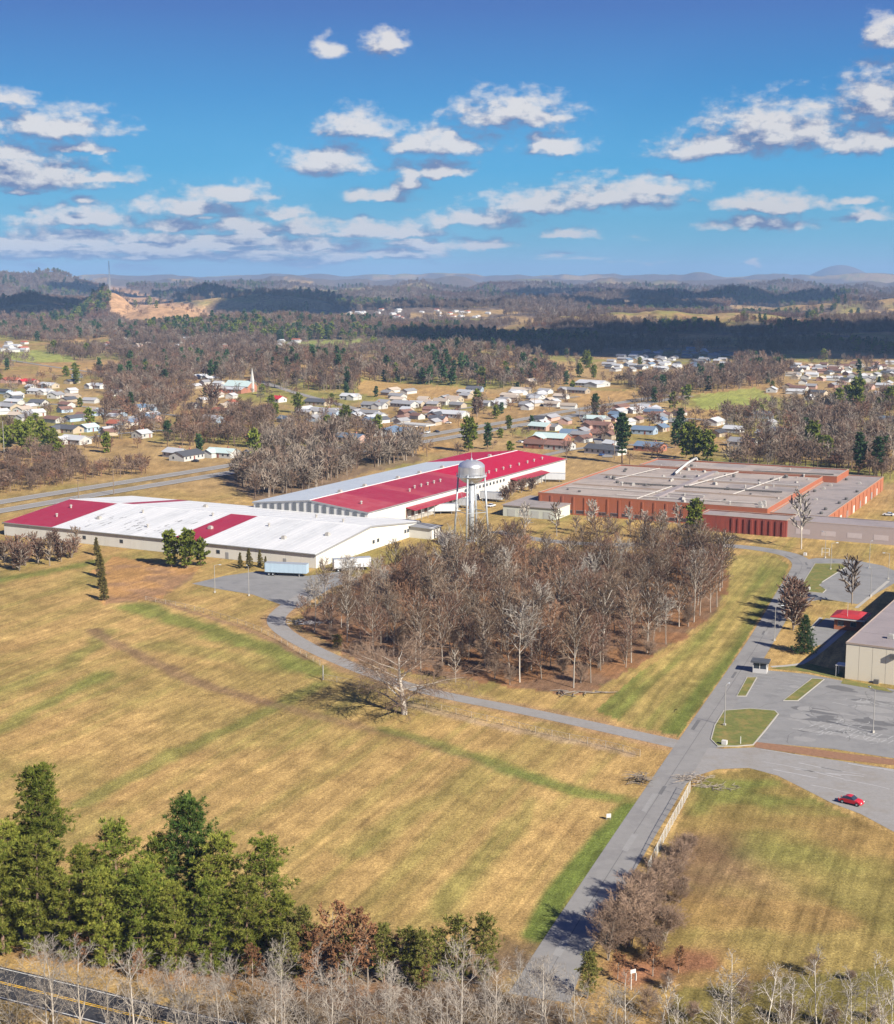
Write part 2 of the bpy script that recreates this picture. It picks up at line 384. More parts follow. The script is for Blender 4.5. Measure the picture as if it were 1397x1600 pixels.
# ------------------------------------------------------------------ ground sheet: fine in front, coarse behind
TAN = np.array((.345, .228, .086)); OLIVE = np.array((.17, .15, .042)); GREEN = np.array((.105, .14, .028)); LITTER = np.array((.205, .10, .05))
DIRT = np.array((.19, .115, .07)); FLOOR = np.array((.12, .082, .056)); RUST = np.array((.28, .165, .065)); PAST = np.array((.29, .195, .085))
def paint(X, Y, Z):
    r = np.hypot(X, Y)
    PX, PY = proj(X, Y, Z)
    front = Y > 60
    big = fbm(X / 34, Y / 34, 4); mid = fbm(X / 9 + 5, Y / 9, 3); fine = fbm(X / 2.7, Y / 2.7 + 40, 3)
    ca, sa = math.cos(R(67)), math.sin(R(67))
    U = X * ca + Y * sa; V = -X * sa + Y * ca
    streak = fbm(U / 60, V / 3.2, 3); streak2 = fbm(U / 130 + 30, V / 11, 3)
    col = np.empty(X.shape + (3,)); col[:] = TAN
    def blend(c, a):
        nonlocal col
        a = np.clip(a, 0, 1)[..., None]; col = col * (1 - a) + np.asarray(c) * a
    def line(c, pts, w, a, soft=.6, wob=.5):
        d = dist_line(X + (mid - .5) * w * wob * 2, Y + (fine - .5) * w * wob, pts)
        blend(c, a * (1 - sstep(w * .5 * (1 - soft), w * .5 * (1 + soft), d)))
    def poly(c, pp, a):
        m = in_poly(X + (mid - .5) * 6, Y + (fine - .5) * 6, pp); blend(c, a * m)
    # meadow: dry tan grass with greener passes
    blend(OLIVE, sstep(.50, .72, big) * .4 + sstep(.53, .7, streak2) * .4)
    blend(OLIVE * 1.15, sstep(.52, .75, streak) * .4)
    blend(TAN * .72, sstep(.58, .66, fbm(U / 90 + 5, V / 1.1 + 11, 2)) * .4)
    blend(RUST, sstep(.55, .75, fbm(X / 20 + 60, Y / 20, 3)) * .3)
    # everything beyond the works: town lots, pasture
    far = sstep(560, 640, r)
    patch = fbm(X / 70 + 9, Y / 95, 3); patch2 = fbm(X / 160 + 2, Y / 220 + 7, 3)
    fc = PAST * (1 - sstep(.45, .62, patch))[..., None] + OLIVE * 1.25 * sstep(.45, .62, patch)[..., None]
    fc = fc * (1 - .5 * sstep(.55, .68, patch2)[..., None]) + RUST * .5 * sstep(.55, .68, patch2)[..., None]
    col = col * (1 - far[..., None]) + fc * far[..., None]
    wood = sstep(1500, 2300, r) * sstep(.43, .51, fbm(X / 300 + 40, Y / 420, 4))
    blend(np.array((.115, .085, .066)), wood)
    blend(np.array((.115, .085, .066)), .9 * sstep(4200, 5600, r) * sstep(.36, .42, fbm(X / 700, Y / 900 + 3, 4)))
    # tan hill, clearings
    hill = in_poly(PX + (mid - .5) * 4, PY, [(168,448),(188,446),(210,456),(262,470),(340,482),(338,497),(260,500),(205,499),(178,492),(168,470)]) & front & (r > 2000)
    blend(np.array((.40, .24, .125)), hill * .95)
    for pp in ([(640,489),(760,487),(765,495),(640,497)],[(1140,477),(1215,474),(1220,489),(1150,491)],[(960,470),(1000,468),(1030,475),(980,478)],[(440,432),(490,440),(485,446),(455,442)],[(250,433),(300,436),(290,441)],
               [(1320,487),(1397,484),(1397,494),(1340,495)],[(700,487),(850,482),(850,488),(720,495)],[(120,432),(165,434),(175,443),(150,440)]):
        blend(PAST * 1.1, (in_poly(PX, PY, pp) & front & (r > 1800)) * .9)
    for pp in ([(430,536),(560,530),(620,528),(610,540),(520,552),(430,552)],[(0,545),(60,548),(110,556),(120,566),(0,566)],[(1080,618),(1180,606),(1215,626),(1190,650),(1100,648)],[(600,520),(680,518),(690,527),(610,530)]):
        blend(GREEN * 1.5 + TAN * .25, (in_poly(PX + (mid - .5) * 8, PY + (fine - .5) * 3, pp) & front & (r > 700)) * .8)
    for pp in ([(60,568),(190,565),(180,580),(60,582)],[(560,595),(720,605),(800,620),(700,628),(620,625),(560,615)],[(900,610),(1010,610),(1000,632),(900,632)],[(580,702),(700,690),(730,700),(600,716)],[(1060,640),(1140,640),(1120,690),(1060,690)]):
        blend(PAST * np.array((1.15, 1.05, .95)), (in_poly(PX + (mid - .5) * 8, PY + (fine - .5) * 3, pp) & front & (r > 560)) * .85)
    # woodland floors near by
    poly(LITTER, COPSE, .9)
    dc = in_poly(X, Y, COPSE)
    blend(FLOOR, dc * sstep(.45, .6, mid) * .6)
    W5 = gp((345,745),(420,700),(560,690),(640,700),(660,720),(560,742),(480,775),(395,782))
    poly(FLOOR * 1.3, W5, .8)
    poly(np.array((.36, .19, .075)), gp((175,870),(310,888),(300,905),(250,935),(165,945),(150,890)), .75)
    blend(DIRT, in_poly(X, Y, gp((175,870),(310,888),(300,905),(250,935),(165,945),(150,890))) * sstep(.52, .66, mid) * .7)
    # grass strips and trails of the meadow
    line(GREEN, gp((-40,1155),(60,1110),(160,1055)), 5, .6)
    line(GREEN, gp((-30,1095),(110,1035),(180,985)), 5, .45)
    line(GREEN, gp((130,1255),(230,1200),(330,1150),(420,1108),(500,1068)), 4.5, .55)
    line(GREEN, gp((215,948),(330,985),(420,1015),(500,1050)), 9, .75)
    line(GREEN, gp((250,1010),(330,1020),(440,1045)), 9, .35)
    line(DIRT * .8, gp((150,985),(230,1030),(300,1062),(410,1098)), 4, .7)
    line(DIRT * .85, gp((420,1100),(520,1125),(640,1155),(760,1190),(860,1225)), 3.6, .55)
    line(GREEN, gp((600,1140),(760,1185),(900,1235),(990,1252)), 4, .55)
    line(GREEN, gp((800,1205),(900,1235),(960,1246)), 4, .5)
    line(GREEN * .9, gp((836,1462),(905,1360),(990,1262)), 4.6, .95, .4, .25)
    line(TAN * .8, gp((885,1470),(975,1310),(1062,1180)), 1.2, .8, .6, .3)
    line(GREEN, gp((700,1430),(770,1330),(840,1255)), 5, .35)
    line(TAN * 1.15, gp((740,1440),(830,1320),(850,1240)), 1.6, .5)
    line(TAN * 1.15, gp((400,1390),(560,1280),(700,1190)), 1.6, .5)
    line(GREEN, gp((560,1330),(660,1260),(780,1180)), 6, .35)
    line(GREEN, gp((-30,910),(60,895),(140,878)), 7, .7)
    line(DIRT, gp((232,935),(300,955),(380,980),(425,1000),(480,1030)), 2.2, .8, .6, .8)
    # lawn between copse and road with mower lines
    law = in_poly(X, Y, gp((930,1110),(1000,1050),(1070,1005),(1135,945),(1145,868),(1205,868),(1232,882),(1225,905),(1190,960),(1130,1055),(1060,1150),(990,1135)))
    dl = dist_line(X, Y, ROAD)
    mow = .5 + .5 * np.sin(dl * 1.9 + (mid - .5) * 4)
    blend(TAN * .75 + GREEN * .5, law * .7); blend(GREEN, law * sstep(.45, .7, fbm(dl / 5, U / 70, 3)) * .75); blend(OLIVE * .8, law * mow * .4)
    blend(GREEN * .75, law * (1 - sstep(5.5, 8.5, dl)) * .6)
    # right-hand field
    rf = in_poly(X, Y, gp((1078,1235),(1110,1210),(1180,1200),(1300,1262),(1500,1350),(1560,1620),(900,1640),(1000,1470),(1030,1370)))
    blend(OLIVE, rf * .55)
    blend(GREEN, rf * sstep(250, 200, Y) * 0 + rf * sstep(222, 238, Y + (mid - .5) * 22) * .6)
    blend(TAN * .95, rf * sstep(216, 206, Y + (mid - .5) * 26) * sstep(.4, .55, big) * .7)
    blend(RUST * .8, rf * sstep(.45, .65, fbm(X / 18 + 3, Y / 10, 3)) * .55)
    blend(DIRT * .85, rf * (1 - sstep(4, 15, np.hypot(X - G(1110,1345)[0], (Y - G(1110,1345)[1]) * .8) + (mid - .5) * 14)) * .7)
    blend(GREEN, rf * (1 - sstep(5, 13, dist_line(X, Y, gp((1400,1410),(1330,1360),(1230,1330))) + (mid - .5) * 12)) * .4)
    line(TAN * .9, gp((1075,1240),(1000,1380),(935,1500)), 5, .5)
    line(np.array((.22, .10, .055)), gp((985,1520),(1030,1512),(1075,1500)), 7, .9)
    # verge of the byway and pine floor
    line(FLOOR * 1.1, gp((-60,1430),(150,1445),(300,1465),(450,1490),(600,1520),(760,1530)), 17, .85)
    line(LITTER * .95, gp((-60,1478),(80,1492),(200,1515),(420,1545),(600,1560)), 7, .6)
    line(TAN * .9, gp((-80,1488),(0,1500),(130,1528),(240,1556)), 4.5, .9)
    poly(FLOOR * .7, gp((300,1570),(620,1545),(860,1565),(880,1680),(300,1690)), .75)  # floor darkened: shade under the lower edge trees put into the colour
    blend(OLIVE * .8, in_poly(X, Y, gp((1060,1545),(1500,1500),(1560,1700),(1000,1700))) * .75)
    # worn shoulders of the gravel drive
    line(DIRT * 1.5, DRIVE, 8.5, .55, .4, .4)
    line(np.array((.34, .25, .17)), gp((640,1100),(700,1118),(800,1140),(900,1160),(985,1178)), 3, .6, .6, .8)
    line(PAST * .8, HWY, 32, .7)
    k = (.62 + .76 * fine) * (.8 + .4 * mid) * (.93 + .14 * rng.random(X.shape))
    # rut lines across the right field, dry and darker
    k = k * (1 - .22 * rf * sstep(.55, .7, fbm(V / 1.2, U / 40, 2)))
    k = np.where(r > 1200, .8 + .4 * fbm(X / 25, Y / 40, 3), k)
    return np.clip(col * k[..., None], 0.01, .9)
angs = np.concatenate([np.linspace(-180, -32, 38)[:-1], np.linspace(-32, -19.2, 34)[:-1], np.linspace(-19.2, 19.2, 481)[:-1], np.linspace(19.2, 32, 34)[:-1], np.linspace(32, 180, 38)])
dist = np.concatenate([[3, 20, 45, 70, 90, 105], np.exp(np.arange(math.log(115), math.log(620), .0062)), np.exp(np.arange(math.log(622), math.log(7000), .0125)), np.exp(np.linspace(math.log(7050), math.log(24800), 70))])
A, D = np.meshgrid(np.radians(angs), dist, indexing='ij')
X = D * np.sin(A); Y = D * np.cos(A); Z = height(X, Y)
SPLIT = int(np.searchsorted(dist, 1450))
def sheet(name, j0, j1, m):
    x, y, z = X[:, j0:j1], Y[:, j0:j1], Z[:, j0:j1]
    nA, nD = x.shape
    co = np.stack([x, y, z], -1).reshape(-1, 3).astype(np.float32)
    i = (np.arange(nA - 1)[:, None] * nD + np.arange(nD - 1)[None, :]).ravel()
    q = np.stack([i, i + 1, i + nD + 1, i + nD], 1)
    me = bpy.data.meshes.new(name)
    me.vertices.add(len(co)); me.vertices.foreach_set('co', co.ravel())
    me.loops.add(q.size); me.loops.foreach_set('vertex_index', q.ravel().astype(np.int32))
    me.polygons.add(len(q)); me.polygons.foreach_set('loop_start', np.arange(0, q.size, 4, dtype=np.int32))
    me.polygons.foreach_set('use_smooth', np.ones(len(q), bool))
    me.update(calc_edges=True); me.validate()
    c = paint(x, y, z).reshape(-1, 3)
    at = me.attributes.new('cover', 'FLOAT_COLOR', 'POINT')
    at.data.foreach_set('color', np.concatenate([c, np.ones((len(c), 1))], 1).astype(np.float32).ravel())
    me.materials.append(m)
    return structure(link(name, me))
def ground_material(name, far):
    m, nt, b = newmat(name)
    at = N(nt, 'ShaderNodeAttribute', attribute_name='cover')
    geo = N(nt, 'ShaderNodeNewGeometry')
    mp = N(nt, 'ShaderNodeMapping', vector_type='TEXTURE'); nt.links.new(geo.outputs['Position'], mp.inputs[0]); mp.inputs['Rotation'].default_value = (0, 0, R(67))
    mp.inputs['Scale'].default_value = (4, 1, 1)
    if far:
        n1 = N(nt, 'ShaderNodeTexNoise', i_Scale=.02, i_Detail=6.0, i_Roughness=.7); n2 = N(nt, 'ShaderNodeTexNoise', i_Scale=.10, i_Detail=3.0, i_Roughness=.7)
    else:
        n1 = N(nt, 'ShaderNodeTexNoise', i_Scale=.55, i_Detail=4.0, i_Roughness=.7); n2 = N(nt, 'ShaderNodeTexNoise', i_Scale=3.2, i_Detail=3.0, i_Roughness=.75)
    nt.links.new(mp.outputs[0], n1.inputs['Vector']); nt.links.new(geo.outputs['Position'], n2.inputs['Vector'])
    k = math_n(nt, 'MULTIPLY', math_n(nt, 'MULTIPLY_ADD', n1.outputs[0], .9, .60), math_n(nt, 'MULTIPLY_ADD', n2.outputs[0], 2.4, -.15))
    if not far:
        mp3 = N(nt, 'ShaderNodeMapping', vector_type='TEXTURE'); nt.links.new(geo.outputs['Position'], mp3.inputs[0]); mp3.inputs['Rotation'].default_value = (0, 0, R(68)); mp3.inputs['Scale'].default_value = (30, 1, 1)
        n3 = N(nt, 'ShaderNodeTexNoise', i_Scale=1.0, i_Detail=2.0); nt.links.new(mp3.outputs[0], n3.inputs['Vector'])
        n4 = N(nt, 'ShaderNodeTexNoise', i_Scale=1.3, i_Detail=5.0, i_Roughness=.8); nt.links.new(geo.outputs['Position'], n4.inputs['Vector'])
        k = math_n(nt, 'MULTIPLY', k, math_n(nt, 'MULTIPLY', math_n(nt, 'MULTIPLY_ADD', n3.outputs[0], .7, .65), math_n(nt, 'MULTIPLY_ADD', n4.outputs[0], 1.8, .1)))
    nt.links.new(mixc(nt, 1.0, at.outputs['Color'], k, 'MULTIPLY'), b.inputs['Base Color'])
    b.inputs['Roughness'].default_value = .95; b.inputs['Specular IOR Level'].default_value = .1
    bp = N(nt, 'ShaderNodeBump', i_Strength=.8, i_Distance=(4.0 if far else .16)); nt.links.new(n2.outputs[0], bp.inputs['Height']); nt.links.new(bp.outputs[0], b.inputs['Normal'])
    return m
sheet('ground', 0, SPLIT + 1, ground_material('meadow grass', False))
sheet('hills', SPLIT, len(dist), ground_material('hill cover', True))

# ------------------------------------------------------------------ roads and lots
ASPH = mat('worn asphalt', (.225, .218, .208), .9, .16, .5, bump=.01, stain=((.14, .135, .135), .55, .13), world=True)
ASPH2 = mat('lot asphalt', (.215, .212, .206), .9, .2, .35, bump=.01, stain=((.14, .14, .14), .6, .16), world=True)
BLACK = mat('fresh asphalt', (.035, .036, .042), .85, .2, 1.0, world=True)
GRAV = mat('gravel', (.25, .24, .228), .95, .22, 1.2, bump=.03, stain=((.2, .17, .13), .5, .2), world=True)
CONC = mat('concrete', (.36, .34, .30), .9, .15, .8, world=True)
WHITE_L = mat('white line', (.62, .62, .6), .8, .25, 1.5, world=True); YEL_L = mat('yellow line', (.72, .42, .03), .8, .15, 1.5, world=True)
FADED = mat('faded marking', (.33, .33, .32), .9, .35, .9, world=True)
TAR = mat('tar seal', (.13, .128, .125), .8, .2, 1, world=True)
LAWN = mat('island grass', (.13, .14, .035), .95, .5, 1.1, bump=.05, stain=((.30, .20, .07), .7, .35), world=True)
LEAFY = mat('leaf litter', (.24, .13, .075), .95, .45, 1.3, bump=.05, world=True)
flat_poly('parking_lot', LOT, .02, ASPH2)
flat_poly('apron', APRON, .028, GRAV)
flat_poly('upper_yard', YARD, .02, ASPH2)
flat_poly('dock_yard', DOCK, .02, ASPH2)
flat_poly('hut_yard', HUTLOT, .024, ASPH2)
ribbon('drive', DRIVE, [5.0, 4.6, 4.4, 4.4, 4.8, 5.2, 6.0], .032, GRAV, it=0)
ribbon('road', ROAD, [8.2, 6.6, 6.4, 6.4, 6.8, 6.6, 6.6, 6.4, 6.2, 6.0], .04, ASPH, it=0)
mb = MB(); ribbon_mesh(mb, ROAD, .12, .046, off=0.25)
structure(mb.build('road_seam', TAR))
mb = MB()
for k in range(26):                                   # short transverse cracks, tar filled
    i = rng.integers(20, len(ROAD) - 4); p = ROAD[i]; q = ROAD[i + 1]
    d = math.atan2(q[1] - p[1], q[0] - p[0]) + math.pi / 2 + rng.uniform(-.3, .3)
    L = rng.uniform(1.2, 3); o_ = rng.uniform(-1, 1)
    pts = [(p[0] + math.cos(d) * (o_ + t * L - L / 2) + rng.uniform(-.1, .1), p[1] + math.sin(d) * (o_ + t * L - L / 2) + rng.uniform(-.1, .1)) for t in np.linspace(0, 1, 6)]
    ribbon_mesh(mb, pts, .12, .052)
structure(mb.build('road_crack', TAR))
ribbon('byway', BYWAY, 7.0, .02, BLACK, it=2)
B2 = smooth_line(BYWAY, 2)
mb = MB(); ribbon_mesh(mb, B2, .16, .026, off=.16); ribbon_mesh(mb, B2, .16, .026, off=-.16); structure(mb.build('centre_line', YEL_L))
mb = MB(); ribbon_mesh(mb, B2, .14, .026, off=3.1); ribbon_mesh(mb, B2, .14, .026, off=-3.1); structure(mb.build('edge_line', WHITE_L))
hw_d = Vector((HWY[-1][0] - HWY[0][0], HWY[-1][1] - HWY[0][1])).normalized(); HN = (-hw_d.y, hw_d.x)
HA = mat('highway concrete', (.24, .225, .205), .9, .15, .3, world=True)
def shift(pts, d): return [(x + HN[0] * d, y + HN[1] * d) for x, y in pts]
for s in (-9, 9):
    mb = MB(); ribbon_mesh(mb, shift(HWY, s), 9.5, .18, True); structure(mb.build('highway', HA))
mb = MB()
for s in (-9, 9):
    for e in (-3.7, 3.7): ribbon_mesh(mb, shift(HWY, s + e), .25, .2, True)
structure(mb.build('highway_edge_line', WHITE_L))
mb = MB(); ribbon_mesh(mb, SIDE, 7, .2, True); structure(mb.build('side_road', HA))
# kerbed islands
def island(name, pts, w=.25):
    c = (sum(p[0] for p in pts) / len(pts), sum(p[1] for p in pts) / len(pts))
    o = flat_poly(name, pts, .13, LAWN)
    mb = MB(); n = len(pts)
    inner = []
    for i in range(n):
        a, b_, d_ = Vector(pts[i - 1]), Vector(pts[i]), Vector(pts[(i + 1) % n])
        e1 = (b_ - a).normalized(); e2 = (d_ - b_).normalized(); m_ = (e1 + e2).normalized(); nn = Vector((-m_.y, m_.x))
        if nn.dot(Vector(c) - b_) < 0: nn = -nn
        inner.append((b_.x - nn.x * w, b_.y - nn.y * w))
    for i in range(n):
        j = (i + 1) % n
        mb.hexa([(*inner[i], 0), (*inner[j], 0), (*pts[j], 0), (*pts[i], 0)], [(*inner[i], .15), (*inner[j], .15), (*pts[j], .15), (*pts[i], .15)])
    mb.build('kerb', CONC, o)
for pts in (ISL_A, ISL_B, ISL_C, ISL_D): island('traffic_island', pts)
flat_poly('leaf_strip', gp((1178,1159),(1240,1166),(1320,1177),(1470,1196),(1480,1204),(1320,1188),(1235,1176),(1180,1168)), .036, LEAFY)
flat_poly('wall_lawn', gp((1314,1068),(1395,1082),(1384,1075),(1318,1061)), .034, LAWN)
flat_poly('booth_lawn', gp((1196,1046),(1220,1042),(1262,1036),(1318,1050),(1314,1061),(1262,1050),(1208,1045)), .034, LAWN)
STREETS = [((812,722),(850,712),(905,700),(1000,694),(1050,700)),((0,628),(60,630),(180,640),(300,652)),((560,668),(700,641),(800,629),(905,620)),((960,656),(1080,652),(1160,668)),((1236,592),(1320,596),(1397,602)),((940,566),(1040,562),(1150,570)),((100,690),(180,678),(260,672),(330,668)),((905,643),(930,680),(950,715)),((0,560),(90,575),(200,588)),((270,560),(330,556),(400,560))]
for st in STREETS:
    mb = MB(); ribbon_mesh(mb, smooth_line([T(*p) for p in st], 3), 5.5, .22, True); structure(mb.build('street', HA))
ribbon('footpath', gp((1205,1042),(1235,1040),(1258,1036),(1300,1003),(1345,962)), 1.3, .04, CONC, it=1)
ribbon('footpath', gp((1283,965),(1268,982),(1262,992)), 1.0, .04, CONC, it=0)
ribbon('footpath', gp((1338,950),(1362,930),(1388,908)), 1.0, .04, CONC, it=0)
# faded stall lines and scrawled seal marks on the lot
mb = MB()
e1 = (math.cos(R(-29)), math.sin(R(-29))); e2 = (math.cos(R(61)), math.sin(R(61)))
o0 = G(1262,1136)
for k in range(19):
    bx, by = o0[0] + e1[0] * k * 1.55, o0[1] + e1[1] * k * 1.55
    for L0, L1 in ((-2.6, -.3), (.3, 2.8)):
        if rng.random() < .15: continue
        s = rng.uniform(-.5, .5)
        ribbon_mesh(mb, [(bx + e2[0] * t + e1[0] * (t * .25 + s), by + e2[1] * t + e1[1] * (t * .25 + s)) for t in (L0, (L0 + L1) / 2, L1)], .22, .03)
o0 = G(1205,1084)
for k in range(8): ribbon_mesh(mb, [(o0[0] + e2[0] * (k * 2.5) + e1[0] * t, o0[1] + e2[1] * (k * 2.5) + e1[1] * t) for t in (0, 2, 4)], .12, .03)
o0 = G(1182,1082)
for k in range(6): ribbon_mesh(mb, [(o0[0] + e2[0] * (k * 2.7) - e1[0] * t, o0[1] + e2[1] * (k * 2.7) - e1[1] * t) for t in (0, 2, 4)], .12, .03)
structure(mb.build('stall_line', FADED))
PATCH = [mat('dark asphalt patch', (.125, .124, .124), .9, .25, 1.2, world=True), mat('pale asphalt patch', (.25, .245, .235), .9, .2, 1.2, world=True)]
for pi_ in (0, 1):
    mb = MB()
    for k in range(26):
        px, py = rng.uniform(1115, 1395), rng.uniform(1062, 1165); x, y = G(px, py); L, W_ = rng.uniform(1, 6), rng.uniform(.5, 2.2)
        loop = [(x + e1[0] * L * math.cos(a) + e2[0] * W_ * math.sin(a), y + e1[1] * L * math.cos(a) + e2[1] * W_ * math.sin(a)) for a in np.linspace(0, 6.28, 11)[:-1]]
        loop = [(u + rng.uniform(-.25, .25), v + rng.uniform(-.25, .25)) for u, v in loop]
        if not in_poly(np.array([p[0] for p in loop]), np.array([p[1] for p in loop]), LOT).all() or any(in_poly(np.array([p[0] for p in loop]), np.array([p[1] for p in loop]), I).any() for I in (ISL_A, ISL_B, ISL_C)): continue
        mb.face([(u, v, .0242 + .0001 * k + .003 * pi_) for u, v in loop])
    for k in range(14):
        i = rng.integers(10, len(ROAD) - 6); p = Vector(ROAD[i]); d = (Vector(ROAD[i + 1]) - p).normalized(); n_ = Vector((-d.y, d.x)); o_ = rng.uniform(-2.2, 2.2); L, W_ = rng.uniform(1, 5), rng.uniform(.3, .8)
        c = p + n_ * o_
        mb.face([(*(c - d * L - n_ * W_), .0432 + .0001 * k + .003 * pi_), (*(c + d * L - n_ * W_ * .9), .0432 + .0001 * k + .003 * pi_), (*(c + d * L + n_ * W_), .0432 + .0001 * k + .003 * pi_), (*(c - d * L * .9 + n_ * W_), .0432 + .0001 * k + .003 * pi_)])
    structure(mb.build('asphalt_patch', PATCH[pi_]))
mb = MB()
for k in range(30):
    x, y = G(rng.uniform(1130, 1390), rng.uniform(1066, 1160)); a = rng.uniform(0, 6.28); pts = []
    for t in range(12): pts.append((x, y)); a += rng.uniform(-.4, .4); x += math.cos(a) * .7; y += math.sin(a) * .7
    if in_poly(np.array([p[0] for p in pts]), np.array([p[1] for p in pts]), LOT).all() and not any(in_poly(np.array([p[0] for p in pts]), np.array([p[1] for p in pts]), I).any() for I in (ISL_A, ISL_B, ISL_C)): ribbon_mesh(mb, pts, .11, .0375)
structure(mb.build('lot_crack', TAR))
mb = MB()
for k in range(34):
    px, py = rng.uniform(1262, 1390), 0
    py = 1128 + (px - 1262) * .17 + rng.uniform(-12, 12)
    x, y = G(px, py); a = rng.uniform(0, 6.28); pts = []
    for t in range(7):
        pts.append((x, y)); a += rng.uniform(-.9, .9); x += math.cos(a) * .5; y += math.sin(a) * .5
    ribbon_mesh(mb, pts, rng.uniform(.1, .25), .034)
for k in range(20):
    px = rng.uniform(1300, 1395); x, y = G(px, 1098 + rng.uniform(-6, 6)); a = rng.uniform(-.6, .2); pts = []
    for t in range(7):
        pts.append((x, y)); a += rng.uniform(-.5, .5); x += math.cos(a) * .6; y += math.sin(a) * .6
    ribbon_mesh(mb, pts, rng.uniform(.1, .3), .034)
structure(mb.build('seal_patch', FADED))
mb = MB()
for k in range(24):
    x, y = G(rng.uniform(1130, 1395), 0 + rng.uniform(1165, 1240)); a = R(-31) + rng.uniform(-.1, .1); pts = []
    for t in range(8):
        pts.append((x, y)); a += rng.uniform(-.12, .12); x += math.cos(a) * 1.2; y += math.sin(a) * 1.2
    if in_poly(np.array([pts[0][0], pts[-1][0]]), np.array([pts[0][1], pts[-1][1]]), APRON).all(): ribbon_mesh(mb, pts, rng.uniform(.15, .5), .032)
structure(mb.build('wheel_track', mat('pale gravel', (.33, .325, .32), .95, .3, 1.0, world=True)))
# ------------------------------------------------------------------ tree prototypes
def rot_about(d, ang, azm):
    ref = Vector((0, 0, 1)) if abs(d.z) < .95 else Vector((1, 0, 0))
    u = d.cross(ref).normalized(); w = d.cross(u)
    return (d * math.cos(ang) + (u * math.cos(azm) + w * math.sin(azm)) * math.sin(ang)).normalized()
def bare(rn, H, spread=.5, n1=13, n2=6, n3=5, n4=3, r0=.22, tw=1.0, base=.25, up=.25, fork=False, sides=6, minr=.012, ang0=(.55, 1.05)):
    """leafless broadleaf: returns (trunk with limbs, crown of finer branches and twigs)"""
    wood, fine = MB(), MB()
    def spike(p, d, L, r):
        a = rot_about(d, math.pi / 2, rn.uniform(0, 6.28)); b_ = d.cross(a)
        i = len(fine.v); e = p + d * L
        fine.v += [tuple(p + a * r), tuple(p - a * r * .5 + b_ * r * .87), tuple(p - a * r * .5 - b_ * r * .87), tuple(e)]
        fine.f += [(i, i + 1, i + 3), (i + 1, i + 2, i + 3), (i + 2, i, i + 3)]; fine.m += [0, 0, 0]
    def grow(p, d, L, r, lev):
        ns = (7, 4, 3, 2)[lev]; pts = [p]; rs = [r]
        for k in range(ns):
            wob = (.05, .16, .22, .25)[lev]
            d = (d + Vector((rn.uniform(-wob, wob), rn.uniform(-wob, wob), rn.uniform(-wob, wob) + up * (0, .22, .16, .1)[lev]))).normalized()
            p = p + d * (L / ns); pts.append(p); rs.append(max(minr * tw, r * (1 - (k + 1) / ns * (.86 if lev else .8))))
        (wood if lev < 2 else fine).tube(pts, rs, (sides, 4, 3, 3)[lev], cap=False)
        cnt = (n1, n2, n3, n4)[lev]
        b0 = (base, .2, .15, .1)[lev]
        for k in range(cnt):
            t = b0 + (1 - b0) * (k + rn.random() * .8) / cnt; f = min(t * ns, ns - 1e-4); j = int(f); q = pts[j].lerp(pts[j + 1], f - j); rr = rs[j] * (1 - f + j) + rs[j + 1] * (f - j)
            dd = (pts[j + 1] - pts[j]).normalized()
            ang = rn.uniform(*ang0) if lev == 0 else rn.uniform(.45, .95)
            azm = k * 2.4 + rn.uniform(-.5, .5)
            nd = rot_about(dd, ang, azm)
            if lev == 0:
                prof = (1 - ((t - .45) / .75) ** 2) if t > .45 else (.75 + .25 * (t - b0) / max(.45 - b0, .05))
                LL = H * spread * max(.22, prof) * rn.uniform(.75, 1.15)
                grow(q, nd, LL, max(.028 * tw, rr * .5), 1)
            elif lev == 1: grow(q, nd, L * rn.uniform(.38, .6) * (1.05 - .4 * t), max(.02 * tw, rr * .6), 2)
            elif lev == 2: grow(q, nd, L * rn.uniform(.4, .65), max(.013 * tw, rr * .6), 3) if n4 else spike(q, nd, L * rn.uniform(.4, .7), .016 * tw)
            else: spike(q, nd, L * rn.uniform(.5, .9), max(.010 * tw, minr * .8))
        if lev >= 2: spike(pts[-1], d, L * .35, rs[-1])
    if fork:
        for k in range(fork):
            grow(Vector((rn.uniform(-.2, .2), rn.uniform(-.2, .2), 0)), rot_about(Vector((0, 0, 1)), rn.uniform(.08, .34), k * 6.28 / fork + rn.random()), H * rn.uniform(.75, 1), r0 * rn.uniform(.6, .9), 0)
    else: grow(Vector((0, 0, -.1)), Vector((rn.uniform(-.04, .04), rn.uniform(-.04, .04), 1)).normalized(), H, r0, 0)
    return wood, fine
def clump(mb, p, d, s, n, rn, mi=0, w=.16):
    for k in range(n):
        nd = rot_about(d, rn.uniform(.2, 1.25), rn.uniform(0, 6.28)); L = s * rn.uniform(.7, 1.2)
        a = rot_about(nd, math.pi / 2, rn.uniform(0, 6.28)) * (L * w)
        i = len(mb.v); m_ = p + nd * L * .45; e = p + nd * L
        mb.v += [tuple(p), tuple(m_ + a), tuple(e), tuple(m_ - a)]; mb.f.append((i, i + 1, i + 2, i + 3)); mb.m.append(mi)
